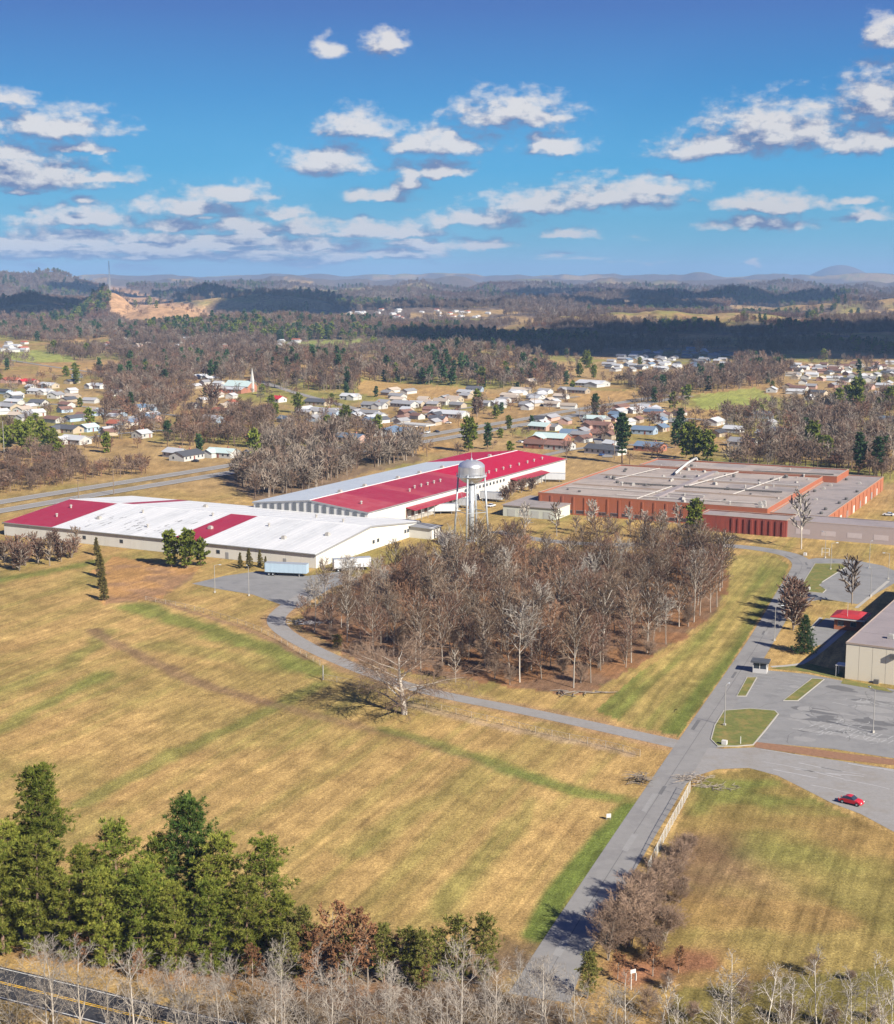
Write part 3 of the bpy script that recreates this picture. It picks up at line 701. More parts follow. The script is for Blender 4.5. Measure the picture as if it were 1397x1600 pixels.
def conifer(rn, H, Rr, base=.2, step=.75, per=6, droop=0., cs=.55, dens=1.0, shape='pine', nn=6, w=.2, flat=False):
    wood, fol = MB(), MB()
    lean = Vector((rn.uniform(-.03, .03), rn.uniform(-.03, .03), 1))
    P = lambda z: Vector((lean.x * z, lean.y * z, z))
    wood.tube([P(-.1), P(H * .35), P(H * .7), P(H * .97)], [H * .016 + .05, H * .012 + .03, H * .007 + .02, .02], 6, cap=False)
    z = H * base; kk = 0
    while z < H * .98:
        t = (z / H - base) / (1 - base)
        if shape == 'pine': rad = Rr * (math.sqrt(max(0, 1 - (max(0, t - .35) / .66) ** 2)) if t > .35 else .55 + .45 * t / .35) * rn.uniform(.7, 1.12)
        else: rad = Rr * (1 - t) ** .85 * rn.uniform(.85, 1.08) + .15
        nb = max(3, int(per * (.7 + .5 * rn.random())))
        a0 = rn.uniform(0, 6.28)
        for b_ in range(nb):
            a = a0 + b_ * 6.28 / nb + rn.uniform(-.35, .35); L = rad * rn.uniform(.65, 1.1)
            el_ = rn.uniform(.05, .35) - droop + t * .5 if shape == 'pine' else -droop + .1 + t * .6
            d = Vector((math.cos(a) * math.cos(el_), math.sin(a) * math.cos(el_), math.sin(el_)))
            p0 = P(z); pts = [p0, p0 + d * L * .5 + Vector((0, 0, -.03 * L)), p0 + d * L + Vector((0, 0, .05 * L))]
            wood.tube(pts, [.02 + .012 * L, .015 + .006 * L, .01], 3, cap=False)
            m_ = max(2, int(L * 3.2 * dens))
            for j in range(m_):
                f = .25 + .75 * (j + rn.random()) / m_; q = p0.lerp(pts[2], f)
                sd = (1.05 - .5 * f) * L * .33
                q = q + Vector((rn.uniform(-sd, sd), rn.uniform(-sd, sd), rn.uniform(-.12, .22) * sd + rn.uniform(-.05, .12)))
                if flat: q.z -= rn.uniform(-.1, .12) * sd; clump(fol, q, (d * .8 + Vector((rn.uniform(-.5, .5), rn.uniform(-.5, .5), .35))).normalized(), cs * rn.uniform(.75, 1.25), nn, rn, 0, w)
                else: clump(fol, q, (d * .6 + Vector((0, 0, .7))).normalized(), cs * rn.uniform(.75, 1.25), nn, rn, 0, w)
        z += step * rn.uniform(.75, 1.25) * (1 - .35 * t); kk += 1
    clump(fol, P(H * .98), Vector((0, 0, 1)), cs, nn, rn, 0, w)
    return wood, fol
def bark(name, col, rnd=.25): return mat(name, col, .9, .3, 3.0, rnd=rnd, stretch=(1, 1, .3))
def foliage(name, col, col2, rnd=.25):
    m, nt, b = newmat(name)
    oi = N(nt, 'ShaderNodeObjectInfo'); tcx = N(nt, 'ShaderNodeTexCoord')
    n1 = N(nt, 'ShaderNodeTexNoise', i_Scale=1.1, i_Detail=3.0); nt.links.new(tcx.outputs['Object'], n1.inputs['Vector'])
    f = math_n(nt, 'MULTIPLY_ADD', n1.outputs[0], 3.0, -1.0, True)
    c = mixc(nt, f, tuple(col), tuple(col2))
    k = math_n(nt, 'MULTIPLY_ADD', oi.outputs['Random'], 2 * rnd, 1 - rnd)
    c = mixc(nt, 1.0, c, k, 'MULTIPLY'); nt.links.new(c, b.inputs['Base Color'])
    b.inputs['Roughness'].default_value = .75; b.inputs['Specular IOR Level'].default_value = .15
    b.inputs['Subsurface Weight'].default_value = 0
    return m
B_WHITE = bark('whitish bark', (.44, .41, .36)); B_PALE = bark('pale grey bark', (.35, .315, .27)); T_PALE = bark('pale twigs', (.27, .24, .205)); T_TAN = bark('tan brown twigs', (.24, .165, .115))
B_GREY = bark('grey bark', (.25, .21, .17)); T_GREY = bark('brown grey twigs', (.145, .10, .067), .35)
T_PLUM = bark('plum brown twigs', (.12, .068, .046)); T_OAK = bark('rust twigs', (.26, .145, .085))
B_PINE = bark('pine bark', (.19, .125, .09))
F_PINE = foliage('pine needles', (.06, .09, .012), (.18, .195, .03)); F_PINE2 = foliage('yellowish pine needles', (.09, .115, .016), (.23, .23, .04)); F_DARKP = foliage('deep green needles', (.036, .075, .014), (.11, .155, .028)); F_DARK = foliage('dark needles', (.022, .05, .020), (.055, .095, .028))
F_OLIVE = foliage('yellow green needles', (.10, .11, .022), (.19, .18, .045)); F_RUST = foliage('dead oak leaves', (.13, .06, .028), (.23, .115, .055))
F_CEDAR = foliage('cedar sprays', (.075, .065, .022), (.14, .115, .035))
rn = random.Random(3)
def pmesh(pair, m1, m2, name):
    return (pair[0].mesh(name + ' trunk', m1, True), pair[1].mesh(name + ' crown', m2))
# foreground leafless trees
NEAR = [pmesh(bare(rn, h, sp, n1, 6, 4, 2, r0, tw, bs, .55, fk), B_PALE, T_PALE, 'near') for h, sp, n1, r0, tw, bs, fk in
        ((13, .30, 14, .16, 1.15, .25, False), (12, .36, 12, .15, 1.15, .2, False), (14, .26, 15, .17, 1.15, .3, False), (10, .34, 8, .12, 1.1, .15, 3), (12, .30, 9, .12, 1.1, .2, 2))]
SLIM = [pmesh(bare(rn, h, sp, n1, 5, 4, 2, r0, 1.4, bs, .75, fk), B_WHITE, T_PALE, 'slim') for h, sp, n1, r0, bs, fk in ((13, .20, 11, .13, .3, False), (12, .22, 10, .12, .35, False), (13, .2, 6, .11, .35, 2))]
THICK = [pmesh(bare(rn, h, sp, n1, 7, 6, 4, r0, 1.3, bs, .35, fk), B_GREY, T_TAN, 'thicket') for h, sp, n1, r0, bs, fk in
         ((5.5, .5, 9, .09, .08, 4), (4.5, .55, 8, .07, .08, 5), (7, .45, 10, .11, .12, 3))]
COPSE_P = [pmesh(bare(rn, h, sp, n1, 8, 6, 0, r0, 2.5, bs, .32, False, 5, .03), B_PALE if pale else B_GREY, tm, 'copse') for h, sp, n1, r0, bs, pale, tm in
           ((17, .38, 17, .20, .30, 1, T_GREY), (19, .34, 18, .22, .34, 1, T_GREY), (15, .44, 16, .19, .22, 0, T_GREY), (16, .42, 17, .19, .25, 0, T_PLUM), (18, .33, 16, .2, .38, 1, T_PALE), (13, .48, 15, .17, .18, 0, T_PLUM), (14, .45, 15, .17, .2, 0, T_OAK))]
LONE = pmesh(bare(rn, 11.5, .9, 19, 9, 7, 4, .5, 2.0, .1, .06, False, ang0=(.8, 1.4)), B_PALE, T_TAN, 'lone')
def leafy(pair_args, leaves):
    w_, f_ = bare(*pair_args); return w_, f_
def rust_tree(h):
    w_, f_ = bare(rn, h, .36, 12, 6, 4, 2, .14, 1.3, .2, .4); lf = MB(); lf.v, lf.f, lf.m = f_.v, f_.f, f_.m
    n = len(f_.v)
    for k in range(520):
        p = Vector(f_.v[rn.randrange(n)]); clump(lf, p, Vector((rn.uniform(-1, 1), rn.uniform(-1, 1), -.4)).normalized(), .32, 3, rn, 1, .3)
    return w_, lf
RUSTY = [pmesh(rust_tree(h), B_GREY, [T_OAK, F_RUST], 'rusty') for h in (8, 6.5)]
# pines and other evergreens
PINES = [pmesh(conifer(rn, H, Rr, bs, st, 6, dr, cs * .82, 2.1, 'pine', 11, .075, fl), B_PINE, f, 'pine') for H, Rr, bs, st, dr, cs, fl, f in ((23, 4.6, .22, .9, .02, .75, False, F_PINE), (18, 4.4, .06, 1.15, .1, .75, True, F_PINE2), (15, 4.4, .04, 1.05, .08, .7, True, F_PINE), (20, 4.3, .2, .95, .0, .75, False, F_DARKP), (16, 3.9, .06, 1.2, .1, .75, True, F_PINE2))]
YPINE = [pmesh(conifer(rn, H, Rr, .1, .75, 6, .0, .6, 1.2, 'pine', 10, .09, True), B_PINE, F_OLIVE, 'young pine') for H, Rr in ((10, 2.7), (7.5, 2.3))]
SPRUCE = pmesh(conifer(rn, 9.5, 3.3, .04, .5, 8, .12, .5, 1.4, 'cone', 9, .1), B_PINE, F_DARK, 'spruce')
CEDAR = [pmesh(conifer(rn, H, Rr, .03, .5, 7, -.25, .5, 1.5, 'cone', 5, .22), B_PINE, F_CEDAR, 'cedar') for H, Rr in ((6.5, 1.35), (5, 1.1))]
MPINE = [pmesh(conifer(rn, H, Rr, bs, 1.4, 6, .02, 1.25, .7, 'pine', 6, .24), B_PINE, f, 'far pine') for H, Rr, bs, f in ((17, 3.6, .14, F_DARK), (14, 4.2, .1, F_PINE), (20, 3.4, .2, F_DARK), (11, 3.8, .06, F_PINE))]
MBARE = [pmesh(bare(rn, h, sp, 12, 6, 4, 0, r0, 3.4, bs, .4, fk, 4, .05), bm_, tm, 'mid') for h, sp, r0, bs, fk, bm_, tm in
         ((13, .38, .2, .25, False, B_PALE, T_GREY), (11, .42, .18, .2, False, B_GREY, T_GREY), (15, .32, .2, .3, False, B_PALE, T_PALE), (9, .45, .14, .12, 3, B_GREY, T_PLUM), (12, .4, .18, .22, False, B_GREY, T_OAK))]

def tree(name, pair, x, y, label, group, sc=1, z=None, rz=None, wide=1.0):
    r = thing(name, label, 'tree', (x, y, hz(x, y) if z is None else z), rn.uniform(0, 6.28) if rz is None else rz, group)
    r.scale = (sc * wide, sc * wide, sc)
    link('trunk', pair[0], r); link('crown', pair[1], r)
    return r
def scatter_px(poly, n, dmin, seed):
    """n places on flat ground inside a surveyed outline, at least dmin metres apart"""
    q = np.random.default_rng(seed); P = gp(*poly) if len(poly[0]) == 2 else poly
    P = np.array(P); lo, hi = P.min(0), P.max(0); out = []
    for _ in range(n * 60):
        p = lo + (hi - lo) * q.random(2)
        if in_poly(p[:1], p[1:], [tuple(a) for a in P])[0] and all((p[0] - a) ** 2 + (p[1] - b) ** 2 > dmin * dmin for a, b in out): out.append((p[0], p[1]))
        if len(out) >= n: break
    return out
# --- the copse
inn = scatter_px([(470,975),(500,998),(560,1026),(640,1046),(720,1060),(800,1068),(880,1078),(930,1072),(985,1040),(1060,995),(1120,950),(1130,915),(1110,892),(1060,884),(980,884),(900,884),(800,890),(720,902),(640,910),(580,925),(510,950)], 240, 3.8, 4)
for x, y in inn:
    px, py = proj(x, y, 0); k = rn.choice((0, 1, 2, 2, 3, 3, 4, 5, 6, 0, 1))
    pale = k in (0, 1, 4); edge = dist_line(np.array([x]), np.array([y]), COPSE + COPSE[:1])[0] < 9
    lab = ('pale trunked ' if pale else 'rusty brown twigged ' if k == 6 else 'dark plum brown twigged ' if k in (3, 5) else 'grey brown twigged ') + 'bare tree ' + \
          (('on the copse edge facing the gravel drive' if px < 940 and py > 985 else 'on the copse edge facing the mown lawn and road' if px > 900 and py > 900 else 'on the copse edge facing the white warehouse' if px < 640 else 'on the copse edge below the brick factory') if edge else
           ('deep in the copse, the water tower side' if py < 915 else 'deep in the copse, the meadow side'))
    tree('bare_tree', COPSE_P[k], x, y, lab, 'bare trees of the copse', rn.uniform(.6, .95) * (.8 if px < 640 else 1))
for x, y in scatter_px([(470,975),(560,1036),(700,1066),(900,1080),(985,1045),(1100,965),(1040,960),(900,1020),(700,1010),(560,985)], 26, 3.5, 8):
    tree('bare_shrub', THICK[rn.randrange(3)], x, y, 'low leafless shrub on the leaf covered front edge of the copse', 'shrubs at the copse edge', rn.uniform(.5, .95))
tree('bare_tree', MBARE[0], *G(712,1066), 'small dark bare tree standing clear of the copse by the gravel drive', None, .55)
tree('lone_tree', LONE, *G(632,1116), 'wide spreading pale bare tree alone between the gravel drive and the meadow', None, 1.08, rz=.6, wide=1.25)
tree('green_shrub', YPINE[1], *G(527,1012), 'round yellow green shrub at the left end of the copse', None, .42, wide=1.9)
# --- pine wood at the lower left
PW = [(75,1448,0,1.0,'tall round topped pine rising above the others at the field edge'),(20,1462,1,.95,'broad pine at the left edge of the photo behind the roadside leaves'),(135,1470,1,.9,None),(185,1462,2,1.05,None),(235,1478,1,.8,None),(300,1452,3,.98,'second tallest pine, dark domed crown in the middle of the pine wood'),
      (345,1475,2,.95,None),(415,1482,2,1.0,'rounded pine at the right end of the pine wood'),(60,1492,2,1.0,None),(110,1500,1,.75,None),(165,1510,2,.85,None),(225,1512,2,.9,None),(275,1520,1,.72,None),(330,1520,2,.9,None),(385,1518,2,.8,None),(5,1490,2,.9,None),(-40,1470,0,.8,None),(-45,1500,2,.9,None),(40,1440,1,.8,None),(255,1450,2,.9,None),(440,1515,2,.68,None)]
for px, py, k, s, lab in PW:
    x, y = G(px, py); tree('pine_tree', PINES[(k if lab or rn.random() < .5 else 4)], x, y, lab or ('green front row pine above the leaf strewn verge' if py > 1485 else 'green back row pine of the wood by the meadow'), 'pines of the lower left wood', s * rn.uniform(.93, 1.05))
for px, py, s in ((640,1540,1.0),(600,1535,.8),(715,1535,1.15),(757,1540,.95),(545,1530,.8),(475,1525,.95),(685,1532,.9),(450,1540,.8),(660,1550,.8)):
    x, y = G(px, py); tree('young_pine', YPINE[rn.randrange(2)], x, y, 'short yellow green pine between meadow corner and lower edge thicket', 'young pines by the meadow corner', s)
for px, py, s in ((490,1535,1.1),(525,1520,1.1),(555,1515,1.2),(575,1535,1.0),(540,1550,1.0),(610,1525,.8),(215,1535,.6),(130,1505,.6),(395,1540,.75),(660,1545,.7),(480,1555,.8)):
    x, y = G(px, py); tree('rust_leaved_tree', RUSTY[rn.randrange(2)], x, y, 'small tree still holding rust brown leaves beside the young pines' if px > 300 else 'small tree holding rust brown leaves under the pine wood', 'rust leaved oaks', s)
tree('cedar_tree', YPINE[0], *G(918,1560), 'narrow yellow green evergreen at the roadside where the road leaves the picture', None, .62)
# --- leafless trees along the lower edge
q = np.random.default_rng(21)
row = [(-30,1665),(20,1650),(75,1640),(130,1668),(170,1650),(215,1700),(265,1660),(300,1640),(345,1690),(390,1650),(430,1670),(480,1640),(520,1690),(560,1650),(600,1670),(640,1645),(690,1690),(720,1650),(770,1670),(800,1640),(845,1640),(880,1690),(450,1720),(700,1720),(330,1600),(440,1600),(690,1610),(240,1625),(275,1600),(390,1612),(520,1625),(610,1630),(760,1620),(820,1585),(850,1600),(930,1640),(960,1700),(90,1690)]
for px, py in row:
    x, y = G(px, py); k = int(q.integers(5))
    lab = ('pale single stemmed bare tree' if k < 3 else 'pale many stemmed bare tree') + (' beside the dark byway' if px < 300 else ' in the middle lower edge thicket' if px < 700 else ' at the foot of the road')
    tree('bare_tree', NEAR[k], x, y, lab, 'bare trees along the lower edge', q.uniform(.6, .9) if py < 1632 else q.uniform(.78, 1.15))
for px, py, s in ((905,1690,.75),(985,1700,.8),(1110,1710,.95),(1150,1690,.9),(1185,1720,1.0),(1235,1690,.8),(1280,1700,.95),(1310,1680,.85),(1345,1710,.9),(1390,1690,.95),(1060,1700,.8),(1025,1680,.7),(1210,1650,.6),(1330,1640,.55),(1130,1640,.5),(1420,1660,.8)):
    x, y = G(px, py); tree('bare_tree', SLIM[int(q.integers(3))], x, y, 'slender white stemmed bare tree in front of the right hand field', 'white stemmed bare trees lower right', s * 1.25)
# --- hedge of bare trees right of the road
for px, py, k, s in ((985,1478,0,1.35),(950,1500,2,.9),(1010,1450,1,1.15),(1025,1415,0,1.0),(1045,1390,1,1.0),(1060,1365,0,.8),(1072,1340,1,.75),(1040,1470,1,1.0),(1000,1420,2,.7),(965,1475,1,1.1),(1020,1500,1,.8),(1062,1410,1,.7)):
    x, y = G(px, py); tree('bare_shrub', THICK[k], x, y, 'rounded grey brown bare tree between chain fence and right field', 'roadside row of rounded bare trees', s * 1.08)
for px, py, s in ((1020,1525,.6),(965,1530,.55),(1060,1520,.5)):
    x, y = G(px, py); tree('rust_leaved_tree', RUSTY[1], x, y, 'low bush with rusty leaves below the roadside row', 'rusty bushes below the roadside row', s)
for x, y in scatter_px([(1010,1545),(1400,1510),(1440,1620),(1000,1640)], 9, 3.5, 5):
    tree('bare_shrub', THICK[rn.randrange(3)], x, y, 'low tangled leafless bush in the rough grass under the white stemmed trees', 'tangled bushes lower right', rn.uniform(.3, .55))
# --- single trees and shrubs round the works
def S(name, pair, px, py, lab, sc, grp=None, wide=1.0): return tree(name, pair, *G(px, py), lab, grp, sc, wide=wide)
S('spruce_tree', SPRUCE, 1256, 1020, 'dense dark green spruce on the lawn beside the guard booth', 1.0)
S('bare_tree', MBARE[1], 1331, 944, 'bare round crowned tree behind the red roofed hut', 1.1)
S('bare_tree', MBARE[2], 1252, 858, 'tall pale bare tree in front of the pink grey factory wing', 1.25, wide=1.1)
for px, py, s in ((1240,985,1.0),(1238,972,.95),(1244,958,1.0),(1240,945,.8),(1246,966,.8)): S('plum_shrub', MBARE[3], px, py, 'purple brown leafless tree of the short row beside the road across from the lawn', s, 'plum coloured trees beside the road')
for px, py, s, l in ((268,886,.95,'left and broadest'),(292,888,1.0,'middle and tallest'),(314,884,.9,'right and narrowest')): S('pine_tree', MPINE[3] if px > 300 else MPINE[1], px, py, 'olive green bushy pine against the white warehouse wall, ' + l + ' of three', s * .85, 'three pines at the warehouse wall')
for i, (px, py, s) in enumerate(((152,868,.9),(155,884,1.05),(158,902,1.1),(160,920,1.1),(163,938,1.0))): S('cedar_tree', CEDAR[i % 2], px, py, 'narrow brown green cedar, %s from the meadow end of the row in the scrub' % ('fifth', 'fourth', 'third', 'second', 'first')[i], s, 'row of cedars in the scrub', 1.1)
for px, py, s in ((376,888,.75),(390,888,.95),(407,886,.8),(415,889,.6)): S('cedar_tree', CEDAR[0], px, py, 'small olive brown cedar at the foot of the white warehouse wall, behind the pale trailer', s, 'small cedars at the warehouse wall')
S('broadleaf_evergreen', MPINE[1], 1085, 838, 'olive brown full crowned tree in front of the brick factory', .92)
for px, py in ((5,872),(22,878),(40,884),(60,880),(78,884),(95,878),(112,872),(30,892),(8,888),(120,862),(52,870),(85,868)): S('bare_shrub', MBARE[3] if rn.random() < .5 else MBARE[1], px, py, 'grey brown bare tree of the thicket at the left end of the white warehouse', rn.uniform(.6, .95), 'thicket at the warehouse corner')
for px, py in ((900,836),(925,834),(950,838),(985,838),(1010,842),(1040,846),(870,838),(820,842),(1060,838)): S('bare_tree', MBARE[int(rn.randrange(3))], px, py, 'thin bare tree standing in front of the long brick factory wall', rn.uniform(.55, .85), 'thin trees before the brick wall')
for px, py in ((800,775),(815,770),(790,785),(830,768)): S('bare_shrub', MBARE[3], px, py, 'brown bare shrub beside the loading side of the red roofed warehouse', rn.uniform(.5, .7), 'shrubs by the loading side')
# ------------------------------------------------------------------ building materials
W_ROOF = mat('white roof sheet', (.585, .59, .585), .55, .06, .12, stain=((.42, .44, .46), .35, .10), world=True, spec=.3)
B_ROOF = mat('pale blue grey roof sheet', (.47, .51, .54), .5, .1, .1, stain=((.36, .40, .46), .5, .07), world=True, spec=.4)
R_ROOF = mat('faded red roof sheet', (.30, .022, .045), .5, .12, .12, stain=((.34, .06, .08), .5, .1), world=True, spec=.3)
R_ROOF_F = mat('paler faded red roof sheet', (.34, .045, .062), .55, .14, .2, stain=((.40, .11, .12), .6, .12), world=True, spec=.3); W_ROOF2 = mat('weathered white roof sheet', (.535, .545, .545), .6, .08, .2, stain=((.36, .37, .38), .45, .12), world=True, spec=.3)
R_ROOF2 = mat('crimson roof sheet', (.42, .006, .035), .5, .06, .12, world=True, spec=.3)
CREAM = mat('cream wall sheet', (.60, .585, .53), .6, .07, .4, stretch=(1, 1, .2), stain=((.50, .47, .41), .4, .25), world=True)
WHITE_W = mat('white wall sheet', (.55, .54, .51), .6, .06, .4, stretch=(1, 1, .2), world=True)
GREYW = mat('grey trim', (.26, .26, .26), .6, .1, 1)
DARK = mat('dark opening', (.018, .02, .025), .5, .2, 1)
GLASS = mat('window glass', (.03, .04, .055), .12, .2, 1, spec=.6)
BRICK = mat('orange red brick', (.31, .10, .05), .9, .16, .5, stain=((.28, .10, .07), .6, .12), world=True)
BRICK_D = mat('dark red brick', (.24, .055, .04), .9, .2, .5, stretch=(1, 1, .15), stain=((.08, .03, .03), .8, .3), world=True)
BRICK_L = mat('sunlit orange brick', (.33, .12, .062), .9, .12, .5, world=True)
GRAVEL_R = mat('gravel roofing', (.33, .28, .245), .95, .16, .25, stain=((.15, .13, .12), .8, .07), world=True, bump=.02)
GRAVEL_P = mat('pinkish gravel roofing', (.26, .225, .225), .95, .16, .3, stain=((.17, .15, .155), .75, .075), world=True, bump=.02)
GRAVEL_D = mat('grey roofing felt', (.27, .235, .22), .95, .18, .3, stain=((.15, .14, .14), .6, .08), world=True)
COPING = mat('roof coping', (.33, .26, .21), .7, .12, 1, world=True)
DUCTM = mat('white duct', (.5, .48, .45), .5, .1, 1); PIPEM = mat('roof pipe', (.40, .37, .34), .6, .2, 1); VENTM = mat('roof vent', (.36, .34, .31), .6, .2, 1); VENT_D = mat('dark roof fan', (.10, .095, .09), .7, .2, 1)
SILVER = mat('silver tank paint', (.62, .63, .65), .36, .12, .5, metal=.7, stain=((.36, .37, .39), .45, .35)); STEEL = mat('grey painted steel', (.40, .43, .45), .45, .12, 1, metal=.3)
def along(ox, oy, deg, px, z=0.0, n=4000, L=260, s0=-20):
    """distance along a wall line at which it crosses picture column px"""
    t = np.linspace(s0, L, n); x = ox + np.cos(R(deg)) * t; y = oy + np.sin(R(deg)) * t
    return float(t[np.argmin(np.abs(proj(x, y, np.full(n, z))[0] - px))])
def gable_hall(root, L, Dp, eave, ridge, bay, colour, wall, ribs_x=True, near_gable=True, oh=.5):
    """long hall: x along the ridge 0..L, y 0..Dp across"""
    half = Dp / 2
    mb = MB(); i = .12
    mb.hexa([(i, i, 0), (L - i, i, 0), (L - i, Dp - i, 0), (i, Dp - i, 0)], [(i, i, eave - .05), (L - i, i, eave - .05), (L - i, Dp - i, eave - .05), (i, Dp - i, eave - .05)])
    for x in (i, L - i - .1): mb.hexa([(x, i, eave - .05), (x + .1, i, eave - .05), (x + .1, half, ridge - .08), (x, half, ridge - .08)], [(x, Dp - i, eave - .05), (x + .1, Dp - i, eave - .05), (x + .1, half + .01, ridge - .08), (x, half + .01, ridge - .08)])
    mb.build('wall', wall, root)
    nb = int(round(L / bay)); bx = L / nb
    pm = {}
    for k in range(nb):
        a, b_ = k * bx, (k + 1) * bx
        for side in (0, 1):
            m = colour(side, (a + b_) / 2)
            lift = .004 * (k % 2)
            y0, y1 = (-oh, half) if side == 0 else (Dp + oh, half)
            z0 = eave - oh * (ridge - eave) / half
            mb = MB(); g = .004
            lo = [(a + g, y0, z0 + lift), (b_ - g, y0, z0 + lift), (b_ - g, y1, ridge + lift), (a + g, y1, ridge + lift)]
            if side: lo = lo[::-1]
            mb.hexa(lo, [(x, y, z + .14) for x, y, z in lo])
            sy = np.sign(half - y0)
            for f in (.33, .67):                              # standing seams
                xx = a + f * bx
                s_ = [(xx - .04, y0, z0 + .14 + lift), (xx + .04, y0, z0 + .14 + lift), (xx + .04, y1, ridge + .14 + lift), (xx - .04, y1, ridge + .14 + lift)]
                if side: s_ = s_[::-1]
                mb.hexa(s_, [(x, y, z + .025) for x, y, z in s_])
            mb.build('roof_sheet', m, root)
    mb = MB(); mb.hexa([(0, half - .4, ridge + .08), (L, half - .4, ridge + .08), (L, half + .4, ridge + .08), (0, half + .4, ridge + .08)], [(0, half - .3, ridge + .26), (L, half - .3, ridge + .26), (L, half + .3, ridge + .26), (0, half + .3, ridge + .26)])
    mb.build('ridge_cap', W_ROOF, root)
    me = None
    for side in (0, 1):
        for k in range(nb):                                   # wall panels stand proud of the core
            if me is None or True:
                if side == 0 and k == 0:
                    mb = MB(); mb.box(.02, bx - .05, 0, .1, .05, eave - .25); panel_me = mb.mesh('wall panel', wall)
            link('wall_panel', panel_me, root, (k * bx, 0 if side == 0 else Dp - .1, 0))
    ng = int(round(Dp / bay)); gy = Dp / ng
    for x in (0, L):
        for k in range(ng):
            a, b_ = k * gy + .03, (k + 1) * gy - .03
            za = eave + (ridge - eave) * (1 - abs(a - half) / half) - .2; zb = eave + (ridge - eave) * (1 - abs(b_ - half) / half) - .2
            zm = ridge - .2
            x0, x1 = (-.0, .1) if x == 0 else (L - .1, L)
            mb = MB(); mb.hexa([(x0, a, .05), (x1, a, .05), (x1, b_, .05), (x0, b_, .05)], [(x0, a, za), (x1, a, za), (x1, b_, zb), (x0, b_, zb)])
            mb.build('gable_panel', wall, root)
        e = .12 if x else -.12; xa, xb = sorted((x, x + e * 3))
        mb = MB()
        for (ya, yb, za, zb) in ((-oh, half, eave - .25, ridge - .05), (half, Dp + oh, ridge - .05, eave - .25)):
            mb.hexa([(xa, ya, za - .25), (xb, ya, za - .25), (xb, yb, zb - .25), (xa, yb, zb - .25)], [(xa, ya, za + .2), (xb, ya, za + .2), (xb, yb, zb + .2), (xa, yb, zb + .2)])
        mb.build('gable_trim', GREYW, root)
    for y in (-oh - .16, Dp + oh + .02):
        mb = MB(); z0 = eave - oh * (ridge - eave) / half; mb.box(0, L, y, y + .14, z0 - .1, z0 + .16); mb.build('gutter', GREYW, root)
def roof_z(y, Dp, eave, ridge): return eave + (ridge - eave) * (1 - abs(y - Dp / 2) / (Dp / 2)) + .14
vb = MB(); vb.tube([(0, 0, 0), (0, 0, .9)], [.35, .35], 8); vb.tube([(0, 0, .9), (0, 0, 1.2)], [.6, .3], 8); VENT_ME = vb.mesh('vent', VENTM)
vb = MB(); vb.box(-.7, .7, -.7, .7, 0, .8); vb.box(-.5, .5, -.5, .5, .8, 1.05); VBOX_ME = vb.mesh('roof unit', VENTM)
vb = MB(); vb.tube([(0, 0, 0), (0, 0, .7)], [.7, .7], 10); vb.tube([(0, 0, .7), (0, 0, 1.1)], [.95, .5], 10); FAN_ME = vb.mesh('roof fan', VENT_D)
def win_mesh(w, h):
    f = MB(); f.box(-w / 2, w / 2, -.05, .02, 0, h); g = MB(); g.box(-w / 2 + .1, w / 2 - .1, -.075, -.05, .1, h - .1)
    return f.mesh('window', GREYW), g.mesh('pane', GLASS)
# ------------------------------------------------------------------ white warehouse (left)
wh = thing('white_warehouse', 'long white roofed warehouse with cream walls and two faded red roof bands', 'warehouse', (*G(494, 888.5), 0), R(-27))
root = wh
WL, WD, WE, WR = 132.0, 70.0, 4.7, 8.2
inner = thing('hall', '', '', (0, 0, 0)); bpy.data.objects.remove(inner)
class Off:  # children are laid out from the far corner
    pass
def col_wh(side, x):
    t = WL - x
    if side == 0: return R_ROOF if (t > 108.5 or 46.2 < t < 57.5) else (W_ROOF2 if rng.random() < .35 else W_ROOF)
    return R_ROOF if 105 < t < 111 else W_ROOF
wh.location = (wh.location.x - math.cos(R(-27)) * WL, wh.location.y - math.sin(R(-27)) * WL, 0)
gable_hall(wh, WL, WD, WE, WR, 5.74, col_wh, CREAM)
W1 = win_mesh(1.5, 1.3); W2 = win_mesh(3.2, 1.2)
for px, zz in ((132, 1.6), (190, 1.6), (341, 1.5)):
    t = along(wh.location.x, wh.location.y, -27, px, 2.2); w = link('window', W1[0], wh, (t, -.02, zz)); link('pane', W1[1], w)
mb = MB(); mb.box(-.6, .6, -.06, 0, 0, 2.2); DOOR_ME = mb.mesh('door', GREYW)
for px in (355, 300, 445): link('door', DOOR_ME, wh, (along(wh.location.x, wh.location.y, -27, px, 1), -.01, .05))
for k, (yy, ww) in enumerate(((36.5, 2.4), (39.6, 2.4), (59, 1.2), (61, 1.2))):
    w = link('window', W1[0], wh, (WL + .02, yy, 2.0)); w.rotation_euler = (0, 0, R(90)); link('pane', W1[1], w)
for t, y in ((20, 12), (34, 24), (8, 20), (62, 30), (75, 10), (90, 26), (100, 14), (118, 12), (122, 24), (52, 15), (30, 48), (80, 50), (14, 40)):
    link('roof_vent', VENT_ME if t % 4 else VBOX_ME, wh, (WL - t, y, roof_z(y, WD, WE, WR)))
mb = MB(); mb.box(WL + .05, WL + 9, WD - 8, WD - .5, 0, 4.0); mb.build('side_annex', CREAM, wh)
mb = MB(); mb.hexa([(WL - .2, WD - 8.6, 4.02), (WL + 9.6, WD - 8.6, 3.7), (WL + 9.6, WD, 3.7), (WL - .2, WD, 4.02)], [(WL - .2, WD - 8.6, 4.25), (WL + 9.6, WD - 8.6, 3.95), (WL + 9.6, WD, 3.95), (WL - .2, WD, 4.25)]); mb.build('annex_roof', GREYW, wh)
